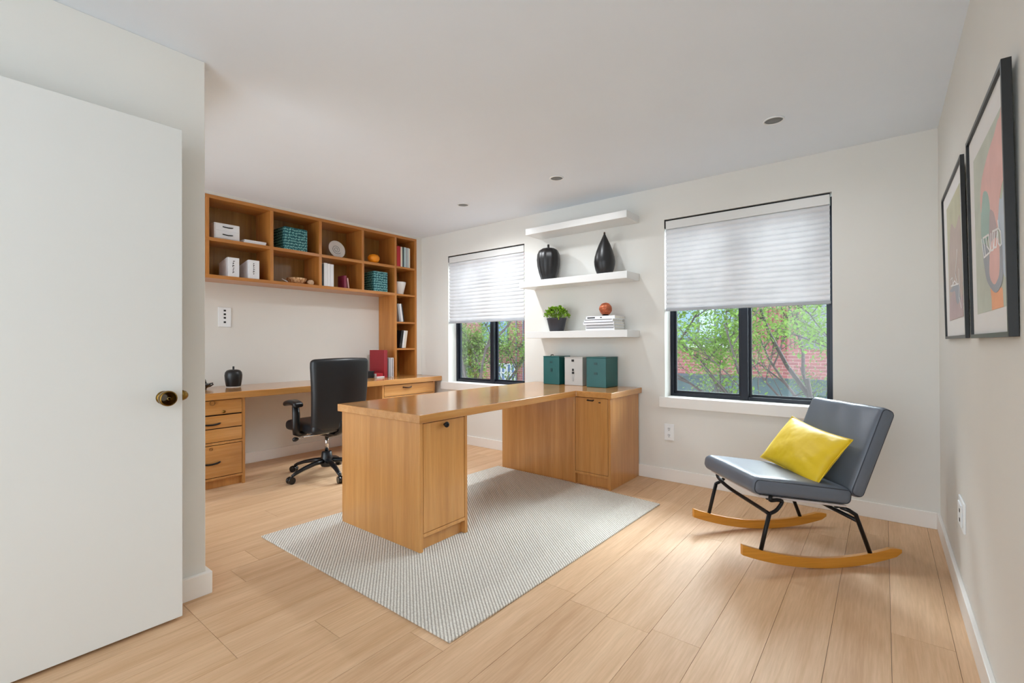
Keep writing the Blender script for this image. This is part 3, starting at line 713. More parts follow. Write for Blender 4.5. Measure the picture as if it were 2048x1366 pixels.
for i in range(90):
    a = rnd.uniform(0, 2*math.pi); rr = rnd.random()**.5; hh = .03+.068*(1-rr**3)+rnd.uniform(-.012, .015)
    q0 = P0+Vector((.05*rr*math.cos(a), .05*rr*math.sin(a), .11)); q = P0+Vector((.118*rr*math.cos(a), .105*rr*math.sin(a), .112+hh*(1.0)))
    st.tube([q0, (q0+q)/2+Vector((0, 0, .006)), q], .0012, 5)
    for k_ in range(9):
        dv = Vector((rnd.uniform(-1, 1), rnd.uniform(-1, 1), rnd.uniform(-.4, 1.4)))
        leaf(lf, q+Vector((rnd.uniform(-1, 1), rnd.uniform(-1, 1), rnd.uniform(-1, .6)))*.008, dv, rnd.uniform(.018, .028), .75)
lf.build('foliage', 'leaf_bright', t); st.build('stems', 'leaf_bright', t)
# stacked books
labs = ['lowest of five white books stacked flat on the lowest floating shelf', 'second book from the bottom of the white stack on the lowest floating shelf', 'middle book of the white stack on the lowest floating shelf',
        'second book from the top of the white stack, on the lowest floating shelf', 'topmost white book with a dark spine title, under the copper ornament']
z = 1.2495; offs = [(0, 0), (-.004, .004), (-.018, -.012), (-.012, -.006), (.0, .008)]
for i in range(5):
    th = .0235 if i < 4 else .027; dx, dy = offs[i]
    # spine towards -y (the room): rotate so that local +x -> -y
    M_ = Matrix.Rotation(math.radians(-90), 4, 'Z') @ rotx(-90)
    book(labs[i], 'paper_white', (-2.045+dx, 3.615+dy, z+th), th, .2, .275+(.02 if i in (2,) else 0), 'white books stacked on the lowest floating shelf', M=M_, marks=[(.35, .75, .05, .32), (.4, .7, .5, .56)] if i == 4 else [(.12, .3, .03, .97)])
    z += th+.0006
t = thing('ornament', 'round copper knotted ball on a dark base on the white book stack', 'ornament', (-1.895, 3.7, z))
C0 = Vector((-1.895, 3.70, z))
MB().lathe([(.001, 0), (.03, 0), (.03, .006), (.024, .012), (.018, .016), (.001, .018)], C0, 24).build('base', 'black_metal', t)
MB().lathe([(.001, .014), (.026, .018), (.046, .036), (.056, .06), (.052, .083), (.036, .1), (.016, .107), (.001, .108)], C0, 40, ribs=8, rib_amt=.04).build('ball', 'copper_ball', t)
cc = MB()
for i in range(7):
    ax = Vector((math.sin(i*2.1), math.cos(i*1.3), math.sin(i*.9+.4))).normalized(); u = ax.orthogonal().normalized(); w_ = ax.cross(u)
    cc.tube([C0+Vector((0, 0, .061))+(u*math.cos(a)+w_*math.sin(a))*Vector((1, 1, 1)).length/1.732*.0535 for a in [2*math.pi*k_/24 for k_ in range(25)]], .0035, 6)
cc.build('cord', 'copper_ball', t)

# ================================================================== SHADES
for i, (a, b2) in enumerate(OPEN):
    zb = 1.376 if i == 0 else 1.402
    t = thing('pleated_shade', ['white pleated shade on the left window, behind the desk', 'white pleated shade on the right window, above the rocking chair'][i], 'window shade', ((a+b2)/2, 3.87, zb), group='white pleated window shades')
    x0, x1 = a+.006, b2-.012; yc = 3.875
    head_strip = MB(); head_strip.box(x0, x1, yc-.018, yc+.03, 2.151, 2.1605); head_strip.box(x0-.003, x0+.004, yc-.026, yc+.03, 2.09, 2.1605); head_strip.build('dark_head_strip', 'black_metal', t)  # dark strip and end tab added to draw the thin line round the headrail
    MB().box(x0+.004, x1, yc-.026, yc+.028, 2.082, 2.150).build('headrail', 'shelf_white', t, bevel=.003)
    n = 17; z1 = 2.082; z0_ = zb+.022; ph = (z1-z0_)/n; prof = []
    for k_ in range(n):
        for q in range(8):
            u = q/8; prof.append((yc-.005-.016*math.sin(math.pi*u)**.55, z1-(k_+u)*ph))
    prof.append((yc-.005, z0_))
    s_ = MB(); s_.smooth = True
    s_.ring_skin([[(x0+.002, p[0], p[1]) for p in prof], [(x1-.001, p[0], p[1]) for p in prof]], closed=False, cap=False)
    s_.build('pleated_fabric', 'shade_fabric', t)
    MB().box(x0, x1, yc-.022, yc+.012, zb, zb+.022).build('bottom_rail', 'book_grey', t, bevel=.003)

# ================================================================== OUTLETS
t = thing('wall_outlet', 'white wall outlet under the left end of the right window', 'outlet', (-1.392, YB, .4))
MB().box(-1.433, -1.352, YB-.008, YB, .335, .468).build('plate', 'outlet_white', t, bevel=.003)
for z in (.375, .428):
    MB().box(-1.408, -1.377, YB-.0105, YB-.008, z-.018, z+.018).build('socket', 'outlet_white', t, bevel=.004)
    s_ = MB(); s_.box(-1.400, -1.397, YB-.0112, YB-.0105, z-.004, z+.01); s_.box(-1.388, -1.385, YB-.0112, YB-.0105, z-.004, z+.01); s_.box(-1.395, -1.390, YB-.0112, YB-.0105, z-.014, z-.008); s_.build('slots', 'slot_black', t)
t = thing('wall_outlet', 'white wall outlet low on the right wall beside the rocking chair', 'outlet', (XR, 2.79, .4))
MB().box(XR-.008, XR, 2.70, 2.872, .335, .462).build('plate', 'outlet_white', t, bevel=.003)
MB().box(XR-.013, XR-.008, 2.735, 2.838, .352, .445).build('socket', 'outlet_white', t, bevel=.003)
s_ = MB(); s_.box(XR-.0145, XR-.013, 2.76, 2.775, .41, .425); s_.box(XR-.0145, XR-.013, 2.76, 2.775, .37, .385); s_.build('slots', 'slot_black', t)

# ================================================================== RECESSED LIGHTS
protos = None
for i, (x, y, lab) in enumerate(((-.498, 3.10, 'recessed ceiling light above the right window, nearest and largest of the three'), (-2.012, 3.11, 'recessed ceiling light in front of the floating shelves'), (-3.08, 3.155, 'recessed ceiling light farthest left, near the bookshelf'))):
    if i == 0:
        t = thing('recessed_light', lab, 'ceiling light', (x, y, H), group='recessed ceiling lights')
        MB().lathe([(.047, -.0005), (.056, -.0005), (.055, -.006), (.049, -.008)], (x, y, H), 40, ring=True).build('trim_ring', 'outlet_white', t)
        MB().lathe([(.001, -.002), (.0475, -.002), (.0475, -.0005), (.001, -.0005)], (x, y, H), 40).build('lens', 'lens_grey', t)
        for p in t.children[0].data.polygons: pass
        protos = t
    else:
        dup(protos, (x, y, H), lab)

def fill_spot(x, y, e):  # fill light added under the ceiling fixtures to brighten the room
    d = bpy.data.lights.new('fill_spot', 'SPOT'); d.energy = e; d.spot_size = math.radians(165); d.spot_blend = 1.0; d.shadow_soft_size = .04; d.color = (.93, .965, 1)
    o = bpy.data.objects.new('fill_spot', d); S.collection.objects.link(o); o.location = (x, y, H-.012)
for x, y in ((-2.012, 3.11), (-3.08, 3.155), (-.498, 3.10)): fill_spot(x, y, {-3.08: 34, -2.012: 10, -.498: 6}[x])

# ================================================================== RUG
r = MB(); z = RUG
corners = [(-2.885, 1.248), (-1.297, 1.247), (-1.238, 3.228), (-1.655, 3.262), (-1.99, 3.29), (-2.80, 3.315)]
r.prism([(x, y, 0.0004) for x, y in corners], (0, 0, z-.0006))
o = r.build('rug', 'rug_weave', bevel=.003); single(o, (-2.05, 2.25, 0), 'cream ribbed woven rug lying on the plank floor under the desk', 'rug')

# ================================================================== PICTURES on the right wall
def picture(label, y0, y1, z0_, z1, xbF, xtF, tk, pr, polys, strokes, Pm):
    """leans out at the top: front x at bottom xbF, at top xtF"""
    kx = (xtF-xbF)/(z1-z0_)
    def fx(z, d=0): return xbF+kx*(z-z0_)+d
    t = thing('framed_print', label, 'picture', (xbF+tk, (y0+y1)/2, z0_), group='framed abstract prints on the right wall')
    fr = MB(); e = .013
    def bar(ya, yb, za, zb2, d0, d1):
        pts = [(fx(za, d0), za), (fx(zb2, d0), zb2), (fx(zb2, d1), zb2), (fx(za, d1), za)]
        fr.prism([(p[0], ya, p[1]) for p in pts], (0, yb-ya, 0))
    bar(y0, y0+e, z0_, z1, 0, tk); bar(y1-e, y1, z0_, z1, 0, tk); bar(y0+e, y1-e, z0_, z0_+e, 0, tk); bar(y0+e, y1-e, z1-e, z1, 0, tk)
    fr.build('frame', 'frame_black', t, bevel=.001)
    mb = MB(); d = .006
    def sheet(mb_, pts, dd, th=.0008):
        mb_.prism([(fx(z, dd), y, z) for y, z in pts], (th, 0, 0))
    sheet(mb, [(y0+e, z0_+e), (y1-e, z0_+e), (y1-e, z1-e), (y0+e, z1-e)], d+.002, .003); mb.build('mat_board', 'mat_board', t)
    pm = MB(); mats = ['pr_sage' if not pr.get('olive') else 'pr_olive']; a, b2, c, d2 = pr['rect']
    sheet(pm, [(a, c), (b2, c), (b2, d2), (a, d2)], d+.0012)
    def conv(y, z):
        s_ = fx(z)/Pm; yy = y*s_; zz = CAM_H+(z-CAM_H)*s_
        return (min(max(yy, a), b2), min(max(zz, c), d2))
    def smooth_loop(pts, n=4):
        out = []; N = len(pts)
        for i in range(N):
            p0, p1, p2, p3 = (Vector(pts[(i+j-1) % N]) for j in range(4))
            for q in range(n):
                u = q/n; out.append(tuple(.5*((2*p1)+(-p0+p2)*u+(2*p0-5*p1+4*p2-p3)*u*u+(-p0+3*p1-3*p2+p3)*u**3)))
        return out
    for i, (mn, pts) in enumerate(polys):
        mats.append(mn); pm.cur = len(mats)-1
        P_ = [conv(*q) for q in smooth_loop(pts)]
        P2 = []
        for q in P_:
            if not P2 or (Vector(q)-Vector(P2[-1])).length > 1e-5: P2.append(q)
        sheet(pm, P2, d+.0008-.0002*i, .0008)
    mats.append('pr_white'); pm.cur = len(mats)-1
    for ln in strokes:
        Q = [conv(*q) for q in ln]
        for (p, q) in zip(Q[:-1], Q[1:]):
            p = Vector(p); q = Vector(q); n_ = (q-p)
            if n_.length < 1e-5: continue
            n_ = Vector((-n_.y, n_.x)).normalized()*.0028
            sheet(pm, [tuple(p+n_), tuple(q+n_), tuple(q-n_), tuple(p-n_)], d-.0012, .0008)
    pm.build('art_print', mats, t)
    return t
pink = [(1.74, 1.79), (1.79, 1.745), (1.822, 1.742), (1.882, 1.72), (1.946, 1.707), (2.026, 1.682), (2.092, 1.649), (2.115, 1.603), (2.10, 1.546), (2.02, 1.50), (1.9, 1.46), (1.84, 1.448), (1.80, 1.53), (1.76, 1.56), (1.70, 1.57), (1.70, 1.70)]
teal = [(2.025, 1.601), (1.982, 1.583), (1.95, 1.544), (1.945, 1.493), (1.963, 1.457), (2.035, 1.44), (2.095, 1.466), (2.102, 1.534), (2.081, 1.58), (2.061, 1.603)]
mauve = [(1.947, 1.518), (1.912, 1.516), (1.874, 1.495), (1.84, 1.44), (1.946, 1.42)]
blue = [(1.85, 1.54), (1.775, 1.517), (1.742, 1.538), (1.66, 1.521), (1.65, 1.375), (1.67, 1.304), (1.763, 1.321), (1.773, 1.4), (1.812, 1.448), (1.838, 1.479)]
U_ = [(2.08, 1.44), (2.0, 1.43), (1.965, 1.40), (1.954, 1.363), (1.944, 1.328), (1.89, 1.303), (1.846, 1.304), (1.803, 1.331), (1.80, 1.395), (1.767, 1.392), (1.757, 1.325), (1.784, 1.29), (1.861, 1.276), (1.953, 1.303), (2.019, 1.342)]
pinkin = [(1.932, 1.424), (1.814, 1.417), (1.803, 1.331), (1.846, 1.304), (1.89, 1.303), (1.944, 1.328), (1.954, 1.363)]
orange = [(1.945, 1.3), (1.861, 1.276), (1.784, 1.285), (1.765, 1.255), (1.77, 1.2), (1.908, 1.2), (1.93, 1.262)]
strokes = [[(2.086, 1.464), (2.069, 1.437), (2.043, 1.399), (1.932, 1.401), (1.959, 1.456), (2.058, 1.462), (2.032, 1.434), (2.016, 1.402)], [(2.005, 1.459), (1.989, 1.427), (1.94, 1.405)],
           [(1.922, 1.454), (1.924, 1.403), (1.886, 1.4), (1.896, 1.453)], [(1.896, 1.453), (1.805, 1.445), (1.818, 1.47)], [(1.862, 1.447), (1.878, 1.404), (1.842, 1.401), (1.826, 1.443)],
           [(1.805, 1.445), (1.778, 1.431), (1.767, 1.397), (1.787, 1.396), (1.813, 1.407), (1.819, 1.441)]]
picture('black-framed abstract print with pink and teal shapes, nearest the camera on the right wall', 1.684, 2.333, 1.152, 1.85, .2435, .2333, .0195, {'rect': (1.742, 2.225, 1.232, 1.752)},
        [('pr_orange', orange), ('pr_blue', blue), ('pr_pink', pink), ('pr_teal', teal), ('pr_mauve', mauve), ('pr_grey', U_), ('pr_pink', pinkin)], strokes, .239)
taupe = [(3.073, 1.671), (2.858, 1.644), (2.752, 1.675), (2.703, 1.659), (2.62, 1.528), (2.588, 1.22), (3.09, 1.22)]
greyb = [(3.093, 1.384), (2.768, 1.391), (2.692, 1.286), (2.807, 1.306), (2.913, 1.36)]
rosy = [(3.08, 1.33), (2.9, 1.37), (2.8, 1.30), (2.6, 1.33), (2.588, 1.22), (3.09, 1.22)]
st2 = [[(2.91, 1.403), (3.028, 1.401), (3.026, 1.432), (2.966, 1.437), (2.948, 1.407), (2.872, 1.412), (2.819, 1.394), (2.785, 1.387), (2.852, 1.444), (2.795, 1.508), (2.786, 1.54)], [(2.731, 1.45), (2.703, 1.375), (2.722, 1.328), (2.646, 1.276)], [(3.028, 1.401), (2.735, 1.386)]]
picture('black-framed abstract print in taupe and olive, farther from the camera on the right wall', 2.534, 3.30, 1.154, 1.875, .2500, .2372, .0130, {'rect': (2.642, 3.145, 1.243, 1.79), 'olive': 1},
        [('pr_taupe', taupe), ('pr_grey', greyb), ('pr_mauve', rosy)], st2, .245)

# ================================================================== ROCKING CHAIR (local: x = across, 0 near .. -W far ; y = towards the back ; z up)
ang = math.radians(-46.5); WCH = .51
chair = thing('rocking_chair', 'low grey leather rocking chair with wooden rockers below the right window', 'chair', (-.229, 2.844, 0), rotz=ang)
def arc_z(s): return .36*(s-.035)**2
for x in (0.0, -WCH):
    n = 28; top_, bot = [], []
    for k_ in range(n+1):
        s = -.452+(.402+.452)*k_/n; zb = arc_z(s); tt = .052
        if k_ == n: zb += .012; tt = .018
        if k_ == n-1: tt = .044
        bot.append((s, zb+.0008)); top_.append((s, zb+tt))
    rk = MB(); xs = (x-.014, x+.008)
    rk.ring_skin([[(xs[0], a[0], a[1]), (xs[1], a[0], a[1]), (xs[1], c[0], c[1]), (xs[0], c[0], c[1])] for a, c in zip(bot, top_)], True, True)
    rk.build('rocker', 'rocker_wood', chair, local=True, bevel=.002)
def rp(s): return arc_z(s)+.048
R_ = .0102
def smoothpath(pts, n=5):
    pts = [Vector(p) for p in pts]; out = []
    P_ = [pts[0]*2-pts[1]]+pts+[pts[-1]*2-pts[-2]]
    for i in range(1, len(P_)-2):
        p0, p1, p2, p3 = P_[i-1:i+3]
        for q in range(n):
            u = q/n; out.append(.5*((2*p1)+(-p0+p2)*u+(2*p0-5*p1+4*p2-p3)*u*u+(-p0+3*p1-3*p2+p3)*u**3))
    out.append(pts[-1]); return out
for x, dx in ((-.003, -1), (-WCH-.003, 1)):
    MB().tube([(x, -.352, rp(-.352)), (x, -.330, .19), (x, -.305, .285)], R_).build('leg', 'black_metal', chair, local=True)
    MB().tube([(x, .236, rp(.236)-.002), (x, .172, .226), (x, .158, .262), (x+dx*.01, .13, .281), (x+dx*.03, .10, .292)], R_).build('leg', 'black_metal', chair, local=True)
    MB().tube(smoothpath([(x, -.305, .283), (x, -.268, .30), (x, -.238, .34), (x, -.262, .350), (x, -.298, .350), (x, -.30, .362), (x+dx*.03, -.275, .372)], 4), R_*.9).build('spring_bracket', 'black_metal', chair, local=True)
MB().tube(smoothpath([(-.003, -.307, .283), (-.12, -.30, .285), (-.38, -.30, .298), (-.49, -.30, .322), (-WCH-.003, -.298, .345)], 5), R_).build('front_crossbar', 'black_metal', chair, local=True)
MB().tube([(-.003, .172, .228), (-.25, .172, .238), (-WCH-.003, .165, .255)], R_).build('rear_crossbar', 'black_metal', chair, local=True)
# seat pad
sa = math.atan2(-(.373-.298), .52)
def pad_fn(hx, hy, puff):
    def f_(p):
        u = max(0, 1-(p.x/hx)**2); v2 = max(0, 1-(p.y/hy)**2)
        if p.z > 0: p.z += puff*(u**.5)*(v2**.5)*(p.z > .01)
        return p
    return f_
W2 = .25
MS = Matrix.Translation((-WCH/2, -.122, .386)) @ Matrix.Rotation(sa, 4, 'X')
MB().rbox((0, 0, 0), (.515, .535, .085), .032, 14, pad_fn(.2575, .2675, .012), MS).build('seat', 'grey_leather', chair, local=True)
MB().box(-.24, .24, -.22, .25, -.056, -.044, MS).build('seat_shell', 'seat_shell', chair, local=True, bevel=.003)
ba = math.atan2(.373, .159)
MBk = Matrix.Translation((-WCH/2, .258, .572)) @ Matrix.Rotation(ba, 4, 'X')
def backfn(p):
    q = pad_fn(.2575, .24, .010)(p)
    if q.z > 0: q.z += .002*math.sin(38*q.x+14*q.y)*max(0, q.y*4)
    return q
MB().rbox((0, 0, 0), (.515, .485, .082), .03, 22, backfn, MBk).build('backrest', 'grey_leather', chair, local=True)
for M_, ly in ((MS, .535), (MBk, .485)):
    for sx in (-1, 1):
        r_ = .032; hy, hz = ly/2, .0425 if M_ is MS else .041; x = sx*.2487; pts = []
        for (cy_, cz_, a0) in ((hy-r_, hz-r_, 0), (-hy+r_, hz-r_, 90), (-hy+r_, -hz+r_, 180), (hy-r_, -hz+r_, 270)):
            for q in range(5):
                a = math.radians(a0+q*22.5); pts.append(M_ @ Vector((x, cy_+(r_-.0088)*math.cos(a), cz_+(r_-.0088)*math.sin(a)+(.006 if a0+q*22.5 < 181 and M_ is MS else 0)*0)))
        pts.append(pts[0]); MB().tube(pts, .0028, 6).build('piping', 'piping_dark', chair, local=True)
for x in (-.05, -WCH+.05):
    MB().box(x-.008, x+.008, -.29, -.24, .338, .366).build('mount', 'black_metal', chair, local=True, bevel=.002)
    MB().box(x-.008, x+.008, .085, .11, .284, .318).build('mount', 'black_metal', chair, local=True, bevel=.002)

# pillow
cy_l = Vector((-.262, .066, .538)); u_ = Vector((1, -.03, -.10)).normalized(); vv = Vector((.10, .17, .225)).normalized(); n_ = u_.cross(vv).normalized(); vv = n_.cross(u_)
if n_.y > 0: n_ = -n_
pw, ph_ = .475, .315
pm = MB(); pm.smooth = True; N = 26; idx = {}
rnd = random.Random(5)
for sgn in (1, -1):
    for i in range(N+1):
        for j in range(N+1):
            a, b2 = -1+2*i/N, -1+2*j/N
            edge = (i in (0, N) or j in (0, N))
            if sgn == -1 and edge: idx[(sgn, i, j)] = idx[(1, i, j)]; continue
            th = (max(0, (1-a**2))**.55)*(max(0, (1-b2**2))**.55)*.062
            pinch_x = 1-.06*(1-abs(b2))**1.0*abs(a)**6*1.0; pinch_y = 1-.10*(1-abs(a)**2)*abs(b2)**4
            wr = .004*math.sin(7*a+3*b2*b2+2)*math.sin(5*b2+1.5)*(1-a*a)*(1-b2*b2) + .005*math.sin(16*b2+6*a)*max(0, a)**2*(1-b2*b2)*(1-a*a)*2
            p = cy_l+u_*(a*pw/2*pinch_x)+vv*(b2*ph_/2*pinch_y)+n_*(sgn*th+(wr if sgn > 0 else 0))
            idx[(sgn, i, j)] = len(pm.v); pm.v.append(p)
for sgn in (1, -1):
    for i in range(N):
        for j in range(N):
            pm.face([idx[(sgn, i, j)], idx[(sgn, i+1, j)], idx[(sgn, i+1, j+1)], idx[(sgn, i, j+1)]])
CM = ROOTM[chair.name]
pil = thing('pillow', 'yellow lumbar pillow leaning on the backrest of the rocking chair', 'pillow', (0, 0, 0), M=CM @ Matrix.Translation(cy_l))
pm.v = [p-cy_l for p in pm.v]
pm.build('cushion', 'yellow_velvet', pil, local=True)
loop = [(i, 0) for i in range(N)]+[(N, j) for j in range(N)]+[(N-i, N) for i in range(N)]+[(0, N-j) for j in range(N)]
MB().tube([pm.v[idx[(1, i, j)]] for i, j in loop]+[pm.v[idx[(1, 0, 0)]]], .0026, 6).build('seam', 'yellow_velvet', pil, local=True)

# ================================================================== OFFICE CHAIR (local +x = forward)
oc = thing('office_chair', 'black high-back office chair on casters facing the wall desk', 'chair', (-3.82, 2.205, 0), rotz=math.radians(181))
hub = MB(); hub.lathe([(.001, .075), (.045, .075), (.052, .09), (.05, .13), (.042, .2), (.036, .205), (.001, .205)], (0, 0, 0), 32); hub.build('hub', 'black_plastic', oc, local=True)
MB().cyl((0, 0, .2), (0, 0, .345), .016, 24).build('gas_lift', 'chrome', oc, local=True)
for k_ in range(5):
    a = math.radians(-84+72*k_-181); d_ = Vector((math.cos(a), math.sin(a), 0)); R = .325
    MB().tube([d_*.03+Vector((0, 0, .125)), d_*.12+Vector((0, 0, .12)), d_*.22+Vector((0, 0, .1)), d_*.3+Vector((0, 0, .075)), d_*R+Vector((0, 0, .062))], .02, 12, radii=[.03, .024, .02, .017, .014], flat=(1, .8)).build('leg', 'black_plastic', oc, local=True)
    cp = d_*R; sd = Vector((-d_.y, d_.x, 0)); c_ = MB()
    for s2 in (-1, 1):
        q = cp+sd*(.013*s2)+d_*.012+Vector((0, 0, .0295)); c_.cyl(q-sd*.0105, q+sd*.0105, .029, 24)
    c_.cyl(cp+Vector((0, 0, .045)), cp+Vector((0, 0, .072)), .008); c_.rbox(cp+d_*.01+Vector((0, 0, .036)), (.045, .045, .034), .014, 3)
    c_.build('caster', 'caster_black', oc, local=True)
MB().rbox((-.03, 0, .375), (.2, .13, .06), .025, 4).build('mechanism', 'black_plastic', oc, local=True)
MB().lathe([(.014, .335), (.035, .36), (.055, .39), (.001, .4)], (0, 0, 0), 24).build('mechanism_cone', 'black_plastic', oc, local=True)
st_ = MB(); st_.rbox((.02, 0, .44), (.48, .49, .085), .036, 12, pad_fn(.24, .245, .01)); st_.build('seat', 'black_leather', oc, local=True)
def bkf(p):
    # x: thickness, y: width, z: height (centre .70)
    t = (p.z+.30)/.60
    wsc = .90+.12*min(1, max(0, t))-.02*max(0, t-.9)*10
    p.y *= wsc
    p.x += .11*(p.y**2)/.0625*.35                        # wraps forward at the sides
    p.x += -.05*(t-.25)+.03*math.sin(math.pi*t)*-.6      # leans back, lumbar curve
    if abs(p.y) < .3: p.z += .008*(1-(p.y/.26)**2)*(t > .9)
    return p
MB().rbox((-.215, 0, .715), (.07, .53, .60), .032, 16, bkf).build('backrest', 'black_leather', oc, local=True)
MB().tube([(-.06, 0, .37), (-.17, 0, .375), (-.235, 0, .41), (-.245, 0, .5)], .022, 10, flat=(1.6, .7)).build('back_bracket', 'black_plastic', oc, local=True)
for s2 in (1, -1):
    am = MB(); y = s2*.285
    am.tube([(-.02, s2*.2, .395), (-.02, s2*.26, .395), (-.025, y, .41), (-.03, y+s2*.005, .46), (-.02, y, .56), (-.01, y, .64)], .017, 10, radii=[.014, .018, .026, .027, .026, .024], flat=(1, 1.3))
    am.build('arm_post', 'black_plastic', oc, local=True)
    pd = MB(); pd.rbox((.03, y, .658), (.2, .085, .042), .02, 8, fn=lambda p: Vector((p.x, p.y, p.z-2.2*(p.x**2)))); pd.build('arm_pad', 'black_plastic', oc, local=True)
MB().tube([(-.02, .08, .375), (-.04, .2, .372), (-.06, .29, .366)], .005, 8).build('lever', 'chrome', oc, local=True)
MB().lathe([(.004, 0), (.014, .012), (.019, .03), (.016, .045), (.004, .052)], (-.06, .285, .365), 16, Matrix.Rotation(math.radians(-90), 4, 'X')).build('lever_knob', 'black_plastic', oc, local=True)
MB().tube([(-.12, -.25, .385), (-.12, .28, .385)], .006, 8).build('seat_bar', 'chrome', oc, local=True)

# ================================================================== OUTSIDE
single(MB().box(-40, 20, 4.2, 40, -3.3, -3.212).build('bounce_ground', 'bounce_pale'), (0, 10, -3.2), 'pale unseen ground below the windows, added to bounce daylight inside', 'bounce_ground')  # unseen ground made pale so it bounces daylight up to the ceiling
BY = 14.0
bld = thing('brick_building', 'red brick building with a dark glass ground floor across the street', 'building', (-7, BY, -3.2))
wl = MB(); wl.box(-10.6, -5.6, BY, BY+.3, .236, 6); wl.box(-16, -10.6, BY+.05, BY+.35, .236, 6); wl.box(-5.6, -2.9, BY, BY+.3, .236, 1.0); wl.box(-5.6, -2.9, BY, BY+.3, 2.9, 6); wl.box(-2.9, 3, BY, BY+.3, .2, .96)
wl.build('brick_wall', 'brick', bld)
MB().box(-16, 3, BY+.4, BY+.5, -3.2, .24).build('ground_floor_glazing', 'shopfront_teal', bld)
MB().box(-16, 3, BY+.1, BY+.4, .16, .236).build('soffit', 'building_slate', bld)
MB().box(-5.6, -3.1, BY-.12, BY, 1.0, 1.09).build('ledge', 'ledge_white', bld)
MB().box(-5.6, -3.28, BY+.12, BY+.2, 1.09, 1.29).build('spandrel', 'building_slate', bld)
for (a, b2, mm) in ((-5.5, -4.9, 'win_blue'), (-4.84, -4.28, 'win_blue'), (-4.215, -3.81, 'win_pale'), (-3.75, -3.31, 'win_blue')):
    fo = MB().box(a-.03, b2+.03, BY+.15, BY+.2, 1.26, 2.6).build('upper_window', 'building_slate', bld)
    MB().box(a, b2, BY+.13, BY+.15, 1.29, 2.57).build('pane', mm, fo)
MB().box(-3.28, -2.9, BY+.05, BY+.2, 1.45, 2.9).build('grey_panel', 'building_grey', bld)
sd = MB()
x = -3.28
while x < -1.7:
    sd.box(x, x+.06, BY+.02, BY+.12, .96 if x > -2.9 else 1.0, 1.45 if x < -2.9 else 4.5); sd.box(x+.06, x+.1, BY+.05, BY+.12, .96 if x > -2.9 else 1.0, 1.45 if x < -2.9 else 4.5); x += .1
sd.build('corrugated_siding', 'siding_red', bld)
MB().box(-1.7, 3, BY+.3, BY+.5, .96, 5).build('grey_wall', 'building_grey', bld)
for (x0, x1, z0_, z1, mm) in ((-11.72, -11.35, 1.17, 2.3, 'win_deep'), (-12.6, -11.72, 1.17, 2.3, 'win_deep')):
    fo = MB().box(x0-.04, x1+.04, BY-.0, BY+.06, z0_-.02, z1+.04).build('upper_window', 'building_slate', bld); MB().box(x0, x1, BY-.02, BY, z0_+.02, z1).build('pane', mm, fo)
MB().box(-12.7, -11.3, BY-.1, BY+.02, 1.05, 1.16).build('ledge', 'ledge_white', bld)
for (x0, x1) in ((-11.85, -11.4), (-11.36, -10.93)):
    fo = MB(); 
    for q in (x0, x1-.04, (x0+x1)/2-.02): fo.box(q, q+.04, BY-.04, BY+.06, -.5, .37)
    fo.box(x0, x1, BY-.04, BY+.06, .33, .37); fo.box(x0, x1, BY-.04, BY+.06, -.02, .02)
    f2 = fo.build('lower_window', 'ledge_white', bld); MB().box(x0, x1, BY+.02, BY+.05, -.5, .35).build('pane', 'win_deep', f2)
wl2 = MB(); wl2.box(-13.2, -11.9, BY+.06, BY+.3, -3.2, .24); wl2.box(-10.92, -9.6, BY+.02, BY+.3, -3.2, .24); wl2.box(-11.9, -10.92, BY+.06, BY+.3, -3.2, -.5)
wl2.build('lower_brick_wall', 'brick', bld)
for x in (-10.88, -10.55): MB().cyl((x, BY-.03, -3), (x, BY-.03, 5), .025, 8).build('downpipe', 'building_slate', bld)
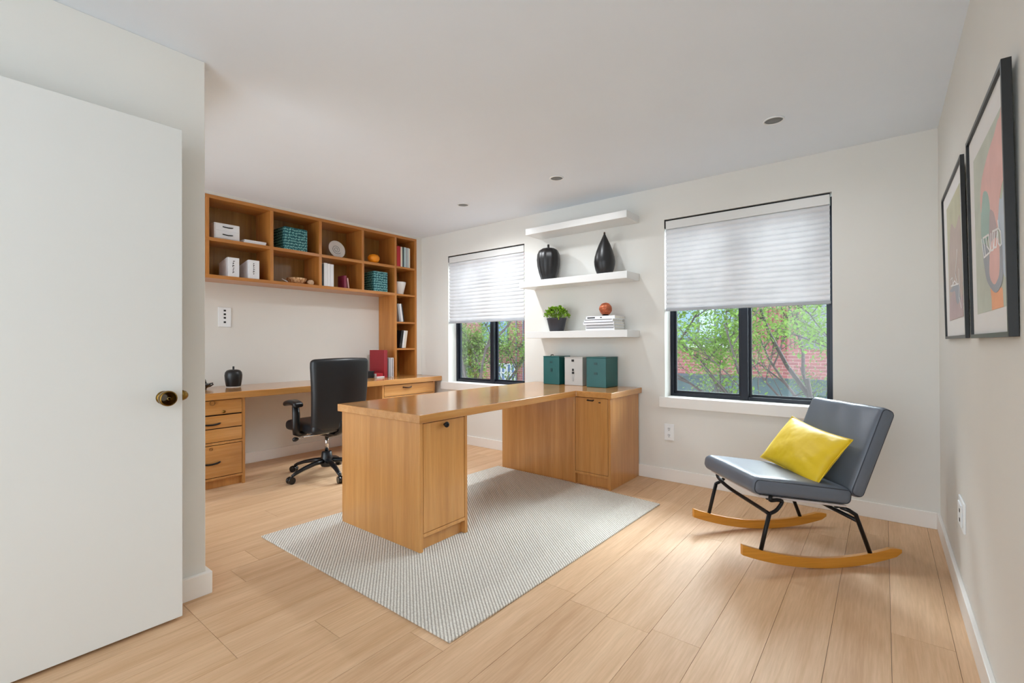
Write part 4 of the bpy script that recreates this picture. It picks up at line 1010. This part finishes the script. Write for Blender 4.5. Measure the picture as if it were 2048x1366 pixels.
# trees
def tree(label, base, h, spread, seed, leaf_mat, nleaf=4200, bark='bark', lean=(0, 0), size=.085, trunk=.05, z_first=.35):
    rnd = random.Random(seed); t = thing('tree', label, 'tree', base, group='leafy trees outside the windows')
    B0 = Vector(base); br = MB(); tips = []
    def grow(p, d_, ln, r_, lv):
        n = 4; pts = [p]; q = p.copy(); dd = d_.copy()
        for k_ in range(n):
            dd = (dd+Vector((rnd.uniform(-1, 1), rnd.uniform(-1, 1), rnd.uniform(-.3, .6)))*.16).normalized()
            if q.y < 5.8: dd.y = abs(dd.y)+.3
            q = q+dd*ln/n; pts.append(q.copy())
        br.tube(pts, r_, 6, radii=[r_*(1-.14*i) for i in range(n+1)])
        if lv >= 2: tips.extend(pts[1:])
        if lv < 4:
            for k_ in range(3 if lv else 5):
                a = rnd.uniform(0, 2*math.pi); f_ = rnd.uniform(.35, 1) if lv else rnd.uniform(z_first, 1)
                i0 = min(n-1, int(f_*n)); s0 = pts[i0].lerp(pts[i0+1], f_*n-i0) if i0 < n else pts[-1]
                nd = (dd*.7+Vector((math.cos(a), math.sin(a), rnd.uniform(0, .5)))*spread).normalized()
                grow(s0, nd, ln*rnd.uniform(.5, .72), r_*.55, lv+1)
    grow(B0, Vector((lean[0], lean[1], 1)).normalized(), h*.55, trunk, 0)
    br.build('trunk', bark, t)
    lf = MB()
    for k_ in range(nleaf):
        p = rnd.choice(tips)+Vector((rnd.gauss(0, 1), rnd.gauss(0, 1), rnd.gauss(0, 1)))*.11
        leaf(lf, p, Vector((rnd.uniform(-1, 1), rnd.uniform(-1, 1), rnd.uniform(-.8, .7))), size*rnd.uniform(.6, 1.3), .55)
    lf.build('foliage', leaf_mat, t)
    return t
tree('lush green tree filling the left pane of the left window', (-8.0, 8.4, -3.2), 6.6, .7, 14, 'tree_leaf', 22000, size=.065, trunk=.09)
tree('dense green tree low behind the left window frame', (-12.6, 11.2, -3.2), 6.2, 1.1, 12, 'tree_leaf_deep', 12000, size=.08, trunk=.08)
tree('slender tree with sparse leaves in the left pane of the right window', (-2.15, 7.6, -3.2), 4.7, .75, 23, 'tree_leaf_pale', 2000, size=.045, trunk=.04)
tree('tall leafy tree in the right pane of the right window', (-.25, 7.9, -3.2), 7.2, .9, 31, 'tree_leaf', 26000, size=.055, trunk=.06)
tree('pale branched tree behind the tall one in the right window', (-.6, 10.9, -3.2), 7.2, .85, 44, 'tree_leaf_pale', 12000, size=.06, trunk=.06)
tree('low bushy tree under the tall one in the right window', (-.9, 6.6, -3.2), 4.1, 1.1, 52, 'tree_leaf_deep', 9000, size=.05, trunk=.05, z_first=.6)
